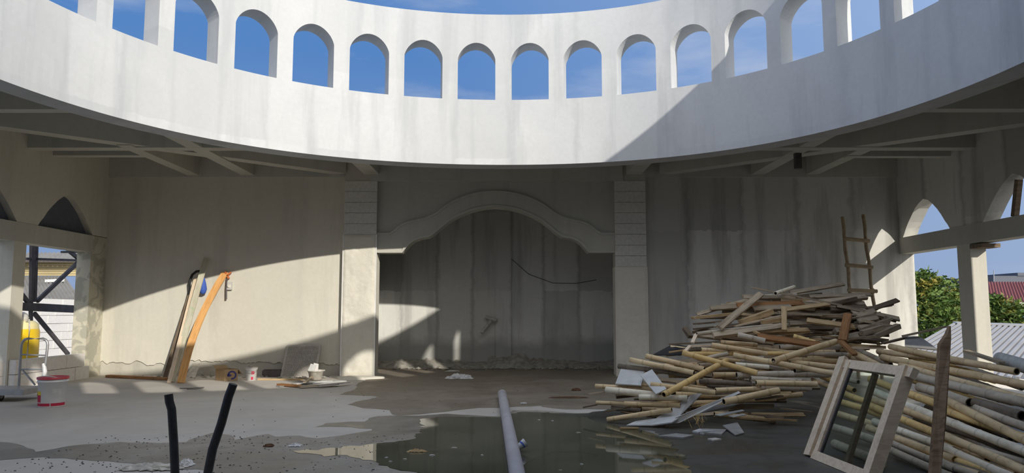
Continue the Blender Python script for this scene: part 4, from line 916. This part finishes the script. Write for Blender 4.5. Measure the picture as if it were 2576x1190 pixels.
def T_(x0, y0, x1, y1, w, mat='grey_wood', label=None, d0=0.0, d1=None, th=.45, up=(0, 0, 1)):
    d1 = d0 if d1 is None else d1; a, b = HP(x0, y0, d0), HP(x1, y1, d1); Y = (a.y + b.y) / 2; ww = w * Y / FOC
    up_ = Vector((0, -1, .9)) if up == 'face' else Vector(up)
    mstick('timber_offcut', a, b, ww * 1.15, max(.018, ww * th), M[mat], label or auto_label(mat, x0, y0, x1, y1), 'timber', None if label else 'timber offcuts in the heap', up=up_)
def B_(x0, y0, x1, y1, w, mat='bamboo', label=None, d0=0.0, d1=None):
    d1 = d0 if d1 is None else d1; a, b = HP(x0, y0, d0), HP(x1, y1, d1); Y = (a.y + b.y) / 2
    bamboo(a, b, w * Y / FOC / 2, M[mat], label or auto_label(mat, x0, y0, x1, y1), 'bamboo', None if label else 'bamboo lengths in the heap')
F_ = 'face'
T_(1889, 723, 2117, 768, 10, 'grey_wood', 'long pale batten sloping down right across the top of the heap', -.1)
B_(1951, 738, 1998, 722, 10, 'bamboo_w', 'short pale pipe length with dark mouth on top of the heap', -.15, .1)
T_(1988, 737, 2122, 714, 10, 'grey_wood', 'grey plank pointing up right at the summit of the heap', .05, .1, up=F_)
T_(1914, 739, 1810, 824, 14, 'grey_wood', 'pale grey board slanting down left over the upper heap', -.25, -.4, up=F_)
T_(1743, 800, 1860, 788, 14, 'tan_wood', 'squared tan timber end jutting left from the upper heap', -.1, .1)
T_(1787, 776, 1870, 770, 12, 'grey_wood', None, .05, up=F_); T_(1753, 791, 1895, 750, 9, 'grey_wood', 'long grey batten rising right along the left shoulder of the heap', .15, up=F_)
T_(1854, 769, 2020, 763, 13, 'brown_wood', 'reddish brown timber under the top battens of the heap', .0, up=F_); T_(1896, 777, 1990, 772, 13, 'grey_wood', None, -.05, up=F_)
T_(1863, 811, 1940, 784, 14, 'tan_wood', 'split yellowish log piece in the middle of the upper heap', -.15, th=.9); T_(1847, 821, 1968, 794, 8, 'pale_wood', None, -.15)
T_(1916, 811, 1968, 805, 11, 'tan_wood', 'short squared tan block near the upright stake', -.2, th=.9); T_(1972, 774, 1973, 832, 11, 'tan_wood', 'upright tan stake in the upper heap', -.3, -.35, th=.6)
B_(1753, 840, 1942, 819, 10, 'bamboo_g', 'long grey bamboo below the left shoulder of the heap', -.2); T_(1794, 844, 1966, 821, 13, 'grey_wood', 'grey notched timber below the long grey bamboo', -.25, th=.7, up=F_)
T_(1722, 826, 1737, 848, 10, 'dark_wood', 'dark stub of wood standing at the left of the heap', -.1, th=.9); T_(1905, 846, 2066, 869, 15, 'brown_wood', 'wide orange brown plank across the middle of the heap', -.35, up=F_)
T_(1899, 834, 1925, 850, 10, 'tan_wood', None, -.3); B_(1856, 842, 1925, 858, 14, 'bamboo_g', 'short thick grey bamboo left of the orange brown plank', -.35)
T_(1684, 866, 1812, 860, 8, 'dark_wood', 'thin dark plank jutting left above the bamboo', -.1); B_(1812, 860, 1905, 868, 11, 'bamboo', None, -.1)
B_(1790, 868, 1930, 890, 13, 'bamboo', 'tan bamboo sloping right below the thin dark plank', -.3)
B_(1845, 893, 2098, 940, 14, 'bamboo', 'longest tan bamboo sloping right across the heap front', -.3, -.45); B_(1946, 908, 2103, 859, 16, 'bamboo', 'thick bamboo slanting up right over the heap front', -.45, -.35)
B_(1717, 887, 1905, 938, 14, 'bamboo_y', 'yellow tan bamboo crossing over the slanting yellow one', -.45)
B_(1626, 896, 1772, 929, 14, 'bamboo', 'split tan bamboo jutting left high on the heap', -.2, -.3); B_(1585, 905, 1746, 938, 13, 'bamboo', 'pink tan bamboo jutting left beneath the split one', -.25, -.3)
B_(1556, 921, 1750, 944, 13, 'bamboo_d', 'dark bamboo jutting left above the white boards', -.05, -.2); B_(1670, 993, 1828, 907, 15, 'bamboo_y', 'yellow bamboo slanting up from the white boards', -.5, -.4)
B_(1498, 971, 1642, 979, 11, 'bamboo', 'tan bamboo reaching farthest left before the white boards', -.1); B_(1525, 981, 1652, 994, 18, 'bamboo_w', 'thick whitish bamboo below the white boards', -.25)
B_(1608, 999, 1730, 1001, 14, 'bamboo_w', 'whitish bamboo end beneath the thick whitish one', -.3); B_(1637, 967, 1800, 988, 13, 'bamboo', 'tan bamboo end in front of the tilted white board', -.45)
B_(1500, 1013, 1575, 1016, 10, 'bamboo', 'low bamboo tip at the left foot of the heap', -.0); B_(1571, 1016, 1712, 1020, 13, 'bamboo', 'low tan bamboo above the slanting foot bamboo', -.15)
B_(1528, 1056, 1690, 1031, 13, 'bamboo', 'tan bamboo slanting up from the puddle edge', -.0, -.2)
B_(1821, 1011, 1958, 982, 17, 'bamboo', 'thick bamboo slanting up right at the lower heap front', -.35); B_(1800, 982, 1924, 978, 13, 'bamboo', None, -.25)
B_(1853, 944, 1995, 941, 17, 'bamboo_g', 'thick grey bamboo with open mouth facing left', -.3); B_(1889, 952, 2015, 960, 13, 'bamboo_g', 'grey bamboo just below the open mouthed one', -.35)
B_(1902, 963, 2055, 966, 14, 'bamboo', 'tan bamboo with ringed mouth low on the heap', -.4); B_(1913, 974, 2040, 977, 15, 'bamboo_g', None, -.3); B_(1760, 960, 1890, 966, 13, 'bamboo_d', 'blackened bamboo in the lower heap', -.2)
B_(1850, 917, 1934, 924, 12, 'bamboo_w', 'pale grey bamboo stub in the heap centre', -.3); B_(1934, 923, 1990, 936, 10, 'bamboo_g', None, -.2); B_(1987, 911, 2105, 924, 14, 'bamboo', None, -.25)
B_(1737, 890, 1985, 889, 11, 'bamboo_y', 'long straight pale bamboo behind the crossing ones', -.15); B_(1764, 880, 1830, 883, 12, 'bamboo', None, -.2); T_(1736, 871, 1795, 869, 9, 'pale_wood', None, -.15)
B_(1770, 903, 1830, 890, 11, 'bamboo_g', None, -.35); B_(1760, 921, 1800, 915, 12, 'bamboo_g', None, -.2)
T_(2133, 792, 2119, 858, 17, 'brown_wood', 'rust brown post sticking up at the right of the heap', -.45, -.55, th=.5); T_(2114, 858, 2150, 892, 13, 'brown_wood', 'rust brown strut below the brown post', -.55, -.6)
T_(1978, 779, 2088, 764, 10, 'tan_wood', 'tan batten crossing the right shoulder of the heap', -.1, up=F_); T_(1958, 785, 2064, 793, 11, 'grey_wood', None, -.2); T_(2031, 806, 2148, 822, 13, 'tan_wood', 'tan squared timber sloping to the brown post', -.25, up=F_)
T_(1985, 796, 2157, 801, 9, 'dark_wood', None, -.1); T_(2036, 746, 2191, 741, 9, 'grey_wood', 'grey plank jutting right before the ladder', .15, up=F_); T_(2115, 756, 2175, 765, 13, 'grey_wood', None, .1, up=F_)
T_(2090, 777, 2180, 773, 13, 'dark_wood', None, .0, up=F_); T_(2163, 781, 2262, 803, 11, 'grey_wood', 'grey plank jutting right beside the sunlit jamb', .0, up=F_); T_(2233, 800, 2224, 832, 14, 'dark_wood', 'dark post at the right end of the heap', -.05, up=F_)
T_(2159, 808, 2208, 799, 11, 'grey_wood', None, -.1, up=F_); T_(2168, 838, 2219, 824, 15, 'grey_wood', None, -.15, th=.8); T_(2200, 846, 2261, 820, 15, 'grey_wood', None, -.1, th=.8); T_(2128, 853, 2204, 846, 11, 'grey_wood', None, -.2)
T_(2221, 864, 2278, 850, 10, 'dark_wood', None, -.2); T_(2270, 846, 2378, 822, 10, 'grey_wood', 'long grey plank reaching right over the bamboo stack', -.3, -.6)
B_(1996, 846, 2050, 862, 13, 'bamboo_y', 'short bright yellow bamboo above the orange brown plank', -.3); T_(2140, 870, 2202, 869, 7, 'tan_wood', None, -.3); T_(2140, 876, 2219, 877, 5, 'pale_wood', None, -.35)
T_(1683, 886, 1726, 880, 7, 'tan_wood', None, -.1); T_(1745, 815, 1800, 811, 9, 'dark_wood', None, .0); T_(1745, 828, 1800, 822, 9, 'dark_wood', None, .0); T_(1757, 815, 1830, 806, 8, 'grey_wood', None, .1)
T_(1798, 822, 1835, 812, 10, 'grey_wood', None, -.2); T_(1742, 862, 1752, 840, 8, 'pale_wood', None, -.15); T_(1722, 886, 1736, 870, 8, 'pale_wood', 'short upright pale block at the left of the heap', -.25)
T_(1478, 992, 1524, 986, 6, 'grey_wood', None, -.0); T_(1466, 1025, 1502, 1018, 5, 'dark_wood', None, 0); T_(1522, 1036, 1585, 1024, 4, 'dark_wood', None, 0)
T_(1963, 1028, 2042, 1037, 9, 'dark_wood', None, -.1); T_(1891, 1040, 1974, 1042, 5, 'tan_wood', None, 0); T_(1900, 1005, 1968, 996, 11, 'dark_wood', None, -.2); T_(1560, 1077, 1606, 1077, 5, 'tan_wood', 'thin tan strip at the puddle edge below the heap', 0)
# sheets
def sheet(pts, th, mat, label, dd=0.0, name='board_sheet'):
    P = [HP(x, y, d) if len(t) == 3 else HP(x, y, dd) for t in pts for (x, y, d) in [(t[0], t[1], t[2] if len(t) == 3 else dd)]]
    n = (P[1] - P[0]).cross(P[-1] - P[0]).normalized()
    if n.z < 0: n = -n
    k = len(P); m = MB(); m.add(P + [p - n * th for p in P], [tuple(range(k)), tuple(range(2 * k - 1, k - 1, -1))] + [(i, (i + 1) % k, k + (i + 1) % k, k + i) for i in range(k)])
    return tag(m.build(name, mat), label, 'board')
sheet([(1564, 923, -.0), (1623, 925, .0), (1613, 969, -.25), (1548, 965, -.25)], .015, M['sheet'], 'square white board propped at the left of the heap')
sheet([(1611, 944, -.35), (1640, 929, -.3), (1677, 978, -.45), (1650, 991, -.5)], .015, M['sheet'], 'tilted white board strip beside the square one')
sheet([(1637, 1061, -.05), (1740, 993, -.25), (1769, 987, -.2), (1709, 1046, -.05)], .016, M['sheet'], 'long white board sloping up from the puddle edge')
sheet([(1576, 1069, .0), (1600, 1059, .0), (1700, 1046, -.1), (1720, 1043, -.1), (1690, 1062, -.1), (1640, 1069, -.05)], .014, M['sheet'], 'flat white board beneath the sloping one')
sheet([(1660, 1069, .0), (1700, 1050, -.1), (1858, 984, -.35), (1862, 987, -.35), (1770, 1033, -.15), (1710, 1062, 0)], .012, M['sheet'], 'thin long white sheet behind the sloping board')
sheet([(1760, 1040, -.0), (1800, 1018, -.1), (1862, 1015, -.1), (1830, 1030, 0)], .012, M['sheet_d'], 'grey torn sheet among the front litter')
sheet([(1797, 1043, -.05), (1866, 1030, -.1), (1873, 1033, -.1), (1812, 1046, -.05)], .01, M['sheet'], 'narrow white sheet strip among the front litter')
sheet([(1833, 1046, -.05), (1870, 1040, -.05), (1878, 1043, -.05), (1845, 1049, -.05)], .01, M['sheet'], 'small white sheet chip among the front litter')
sheet([(1757, 1087, 0), (1768, 1078, .0), (1828, 1080, 0), (1815, 1092, 0)], .05, M['sheet_d'], 'thick grey layered board on the wet floor')
sheet([(1818, 1070, .0), (1855, 1062, .1), (1872, 1088, .0), (1850, 1094, -.05)], .012, M['sheet_d'], 'curled grey sheet beside the layered board')
sheet([(1655, 1096, 0), (1700, 1090, 0), (1745, 1094, 0), (1720, 1100, 0)], .02, M['sheet_d'], 'flat dark scrap on the wet floor left of the layered board')
sheet([(1780, 1103, 0), (1800, 1101, 0), (1815, 1104, 0), (1795, 1107, 0)], .015, M['dirty_pl'], 'small pale scrap below the layered board')
sheet([(1742, 1084, 0), (1760, 1078, 0), (1800, 1084, 0), (1770, 1089, 0)], .02, M['sheet'], 'pale chipped board behind the flat dark scrap')
sheet([(1640, 893, .0), (1695, 864, .1), (1730, 872, .1), (1712, 893, -.0)], .01, M['tarp'], 'black sheeting sagging at the left of the heap')
sheet([(2276, 846, -.2), (2314, 846, -.3), (2362, 880, -.6), (2276, 872, -.4)], .015, M['sheet_d'], 'grey board lying on the back of the bamboo stack')
# straw tuft
m = MB(); c = HP(1750, 1050, -.1)
for k in range(26):
    a = c + Vector((R.uniform(-.12, .12), R.uniform(-.05, .05), R.uniform(-.02, .06))); m.tube([a, a + Vector((R.uniform(-.06, .06), R.uniform(-.05, 0), R.uniform(-.12, -.03)))], .002, 3)
tag(m.build('straw', M['bamboo_y']), 'tuft of dry straw under the sloping white board', 'straw', kind='stuff')
# pieces under and behind the visible ones
rf = random.Random(21)
def inside(px, py):
    # left and right outline of the heap in the photograph
    L = [(720, 1890), (745, 1850), (790, 1750), (840, 1725), (890, 1650), (930, 1580), (970, 1530), (1020, 1510), (1060, 1560), (1075, 1620)]
    Rr = [(720, 2100), (760, 2180), (800, 2240), (850, 2250), (900, 2180), (950, 2080), (1000, 2040), (1040, 2030), (1075, 2000)]
    f = lambda T: np.interp(py, [a for a, _ in T], [b for _, b in T])
    return f(L), f(Rr)
def filler(n, tim):
    for i in range(n):
        py = rf.uniform(745, 1055); l, r = inside(0, py); ln = rf.uniform(70, 190); x0 = rf.uniform(l + 6, max(l + 8, r - ln)); x1 = min(x0 + ln, r + 5); sl = rf.uniform(-.16, .16) * (x1 - x0)
        dy = rf.uniform(.12, .5); y1 = min(1058, max(742, py + sl))
        if tim: T_(x0, py, x1, y1, rf.uniform(8, 13), rf.choice(['grey_wood', 'grey_wood', 'grey_wood', 'dark_wood', 'tan_wood']), None, dy, dy + rf.uniform(-.3, .3), th=rf.choice([.4, .6, .9]), up=rf.choice([F_, (0, 0, 1)]))
        else: B_(x0, py, x1, y1, rf.uniform(11, 14), rf.choice(['bamboo', 'bamboo', 'bamboo_g', 'bamboo_d']), None, dy, dy + rf.uniform(-.2, .2))
def filler_zone(n, tim, y0, y1):
    global rf
    for _ in range(n):
        py = rf.uniform(y0, y1); l, r = inside(0, py); ln = rf.uniform(60, 170); x0 = rf.uniform(l + 8, max(l + 10, r - ln)); x1 = min(x0 + ln, r); yy = min(1058, max(738, py + rf.uniform(-.14, .14) * (x1 - x0))); dy = rf.uniform(.06, .3)
        if tim: T_(x0, py, x1, yy, rf.uniform(7, 13), rf.choice(['grey_wood', 'grey_wood', 'grey_wood', 'dark_wood', 'tan_wood']), None, dy, dy + rf.uniform(-.15, .15), th=rf.choice([.4, .6, .9]), up=rf.choice([F_, (0, 0, 1)]))
        else: B_(x0, py, x1, yy, rf.uniform(11, 14), rf.choice(['bamboo', 'bamboo', 'bamboo_g', 'bamboo_d']), None, dy, dy + rf.uniform(-.1, .1))
for k in range(34):
    x0 = rf.uniform(2085, 2200); y0 = rf.uniform(762, 862); L_ = rf.uniform(35, 80); a_ = rf.uniform(-.35, .35)
    T_(x0, y0, min(x0 + L_, 2258), y0 + a_ * L_, rf.uniform(8, 15), rf.choice(['grey_wood', 'grey_wood', 'dark_wood']), None, rf.uniform(-.1, .25), None, th=rf.choice([.4, .6, .9]), up=rf.choice([F_, (0, 0, 1)]))
filler_zone(75, True, 742, 870); filler_zone(20, True, 870, 1000); filler_zone(60, False, 865, 1030); filler(45, True); filler(30, False)

# ------------------------------------------------------------------ bamboo stack at the right
def SY(px, py):
    yl = 7.15 + (1124 - py) * .0112; yr = 5.9 + (1184 - py) * .0066; f = (px - 2200) / 376
    return yl + (yr - yl) * f
def SPt(px, py, dd=0.0):
    p = at(px, py, SY(px, py) + dd)
    if p.z < .045: p = fl(px, py, .045)
    return p
def S_(x0, y0, x1, y1, w0, mat, label, ext=0.0, d=0.0):
    a, b = SPt(x0, y0, d), SPt(x1, y1, d); b = b + (b - a) * ext
    r = w0 * ((a.y + SPt(x1, y1, d).y) / 2) / FOC / 2
    bamboo(a, b, r, M[mat], label, 'bamboo', None, bow=R.uniform(-.01, .01))
S_(2240, 872, 2558, 935, 17, 'bamboo', 'topmost bamboo pole at the back of the right stack')
S_(2209, 884, 2400, 909, 15, 'bamboo', 'second bamboo pole from the top at the left ends of the stack', .2, .15)
S_(2220, 899, 2576, 967, 19, 'bamboo', 'third bamboo pole from the top crossing the whole stack', .25)
S_(2266, 919, 2576, 1003, 18, 'bamboo', 'fourth bamboo pole from the top, partly hidden by the window frame', .2, .05)
S_(2300, 946, 2576, 1012, 24, 'bamboo_g', 'thick grey bamboo pole in the upper right stack', .2, -.1)
S_(2312, 974, 2440, 1014, 24, 'bamboo_g', 'grey bamboo pole ending in a dark open mouth right of the stake', 0, -.05)
S_(2190, 954, 2400, 1030, 19, 'bamboo_y', 'yellow bamboo pole seen through the top of the glass pane', .3)
S_(2189, 981, 2360, 1050, 20, 'bamboo_w', 'whitened bamboo pole passing behind the right window stile', .3)
S_(2191, 1006, 2350, 1060, 17, 'bamboo', 'dull tan bamboo pole under the whitened one', .2, .1)
S_(2190, 1021, 2360, 1092, 19, 'bamboo_y', 'yellowish bamboo pole below the dull tan one behind the stile', .3)
S_(2200, 1061, 2360, 1119, 19, 'bamboo_w', 'pale bamboo pole in the middle left of the stack', .2)
S_(2184, 1076, 2360, 1141, 18, 'bamboo', 'tan bamboo pole third from the bottom left of the stack', .2)
S_(2234, 1110, 2360, 1162, 17, 'bamboo_g', 'greyed bamboo pole second from the bottom left of the stack', .3, .05)
S_(2223, 1124, 2360, 1184, 19, 'bamboo_g', 'lowest grey bamboo pole left of the dark stake', .4)
S_(2129, 993, 2240, 1030, 17, 'bamboo_y', 'uppermost bamboo end in the left half of the pane', 0, .2)
S_(2120, 1013, 2240, 1052, 17, 'bamboo_y', 'second bamboo end in the left half of the pane', 0, .2)
S_(2111, 1042, 2240, 1080, 17, 'bamboo', 'third bamboo end in the left half of the pane', 0, .15)
S_(2100, 1076, 2240, 1122, 20, 'bamboo_g', 'grey bamboo end low in the left half of the pane', 0, .1)
S_(2100, 1116, 2220, 1165, 22, 'bamboo_g', 'lowest grey bamboo end seen through the pane', 0, .0)
S_(2043, 956, 2150, 1000, 12, 'bamboo', 'thin tan bamboo poking out left of the window frame', 0, .3)
S_(2067, 947, 2150, 983, 14, 'bamboo_y', 'yellow bamboo end behind the left window board', 0, .4)
S_(2083, 940, 2160, 962, 12, 'bamboo_w', 'whitish bamboo end at the left window board', 0, .5)
S_(2149, 888, 2230, 930, 17, 'bamboo', 'pale bamboo slanting down behind the window top rail', 0, -.1)
S_(2111, 901, 2190, 922, 14, 'bamboo', 'bamboo end peeping over the upper left window corner', 0, .3)
S_(2137, 899, 2200, 919, 14, 'bamboo', 'bamboo end right of the upper left window corner', 0, .15)
S_(2154, 878, 2240, 918, 14, 'bamboo_g', 'grey bamboo slanting down beyond the window top rail', 0, .2)
S_(2386, 1010, 2576, 1105, 22, 'bamboo', 'front tan bamboo pole sloping steeply right of the stake', .2, -.2)
S_(2453, 1013, 2571, 1047, 26, 'bamboo_d', 'dark grey pole with black open mouth at the right edge', 0, -.05)
S_(2456, 1027, 2576, 1072, 22, 'bamboo_g', 'greyish bamboo pole below the dark open mouthed one', .2, 0)
S_(2387, 1036, 2560, 1094, 20, 'bamboo_y', 'yellow bamboo pole beneath the front tan one', .2, -.05)
S_(2381, 1059, 2576, 1134, 22, 'bamboo_w', 'whitened bamboo pole right of the dark stake', .25, -.1)
S_(2378, 1074, 2560, 1138, 18, 'bamboo_d', 'dark bamboo pole below the whitened one right of the stake', .2, .05)
S_(2374, 1095, 2576, 1184, 22, 'bamboo', 'broad tan bamboo pole low at the right of the stake', .2, -.05)
S_(2373, 1125, 2540, 1196, 22, 'bamboo_w', 'lower whitened bamboo pole right of the dark stake', .3, -.05)
S_(2381, 1151, 2500, 1192, 18, 'bamboo_y', 'yellow bamboo low beside the foot of the stake', .3, .05)
S_(2368, 1161, 2450, 1194, 18, 'bamboo_g', 'lowest grey bamboo at the foot of the stake', .5, .02)
S_(2460, 1128, 2576, 1162, 18, 'bamboo_g', 'grey bamboo behind the lower whitened pole', .3, .1)
for k in range(26):
    y = rf.uniform(890, 1150); x0 = rf.uniform(2200, 2400); S_(x0, y, x0 + 190, y + rf.uniform(45, 75), 18, rf.choice(['bamboo', 'bamboo_g', 'bamboo_d', 'bamboo_y']), None, .1, rf.uniform(.3, .7))
    o = C.objects[-1]; o['label'] = 'bamboo pole deep inside the right stack'; o['group'] = 'inner poles of the right stack'
# thick pale pipe and plank on top of the stack
m = MB(); a, b = SPt(2515, 902, .35), SPt(2640, 940, .25); d = (b - a).normalized(); m.tube([a - d * .05, a - d * .03, a, a.lerp(b, .5), b], [.03, .055, .075, .08, .08], 18); tag(m.build('pipe', M['pvc_pale']), 'thick pale pipe lying on the stack at the right edge', 'pipe')
mstick('plank', SPt(2430, 883, .3), SPt(2520, 913, .1), .07, .03, M['grey_wood'], 'grey plank lying on the stack beside the thick pale pipe', 'plank')
# leaning stake with a pointed head
sk = MB(); tv = Vector((.0, .05, 0))
def stk(px, py): f = (1215 - py) / 395; return at(px, py, 5.80 + .86 * f)
vs = [stk(2342, 1215), stk(2365, 1215), stk(2381, 1050), stk(2393, 850), stk(2392, 820), stk(2383, 842), stk(2366, 866), stk(2356, 1030)]
k = len(vs); sk.add(vs + [v + tv for v in vs], [tuple(range(k)), tuple(range(2 * k - 1, k - 1, -1))] + [(i, k + i, k + (i + 1) % k, (i + 1) % k) for i in range(k)])
tag(sk.build('stake', M['stake_wood']), 'dark brown pointed stake leaning on the bamboo stack', 'stake')

# glazed frame leaning on the stack
wf = thing('window_frame', 'wooden window frame with glass pane leaning on the bamboo stack', 'window frame', (2.95, 6.5, 0))
BL, BR = fl(2030, 1146), fl(2190, 1212); U = at(2118, 905, 7.3) - BL
TL, TR = BL + U, BR + U
exw = (BR - BL).normalized(); uu = U.normalized(); nw = exw.cross(uu).normalized()
if nw.y > 0: nw = -nw
Lw = (BR - BL).length; Hw = U.length
def fb_(name, s0, t0, s1, t1, w, th, mat, off=0.0, parent=wf):
    a = BL + exw * (s0 * Lw) + uu * (t0 * Hw) + nw * off; b = BL + exw * (s1 * Lw) + uu * (t1 * Hw) + nw * off
    m = MB(); m.bar(a, b, w, th, up=nw, jit=.004); return m.build(name, mat, parent)
fb_('outer_board', .05, -.0, .05, 1.02, .10, .045, M['pale_wood'], .02); fb_('left_stile', .16, .0, .16, .97, .06, .06, M['pale_wood'], 0)
fb_('right_stile', .97, -.03, .97, 1.0, .09, .11, M['pale_wood'], -.01); fb_('top_rail', .08, .96, 1.08, .96, .09, .06, M['pale_wood'], -.01)
fb_('bottom_rail', .13, .03, 1.0, .03, .085, .07, M['pale_wood'], .0); fb_('mullion', .56, .05, .52, .92, .05, .04, M['stake_wood'], -.05)
fb_('glazing_bead', .21, .07, .21, .93, .018, .03, M['steel_dark'], .0); fb_('pane', .55, .07, .55, .93, Lw * .72, .006, M['glass'], -.0)
# members that would share a label are told apart by their order from the left
by = {}
for o in C.objects:
    if o.get('group') in ('timber offcuts in the heap', 'bamboo lengths in the heap'): by.setdefault(o['label'], []).append(o)
OD = ['leftmost', 'second from left', 'third from left', 'fourth from left', 'fifth from left', 'sixth from left', 'seventh from left', 'eighth from left', 'ninth from left']
for lb, os_ in by.items():
    if len(os_) < 2: continue
    os_.sort(key=lambda o: o.matrix_world.translation.x / o.matrix_world.translation.y)
    for k, o in enumerate(os_[:9]): o['label'] = ((lb if len(lb.split()) < 14 else lb.split(' ', 1)[1]) + ', ' + OD[k])
print('objects', len(C.objects))
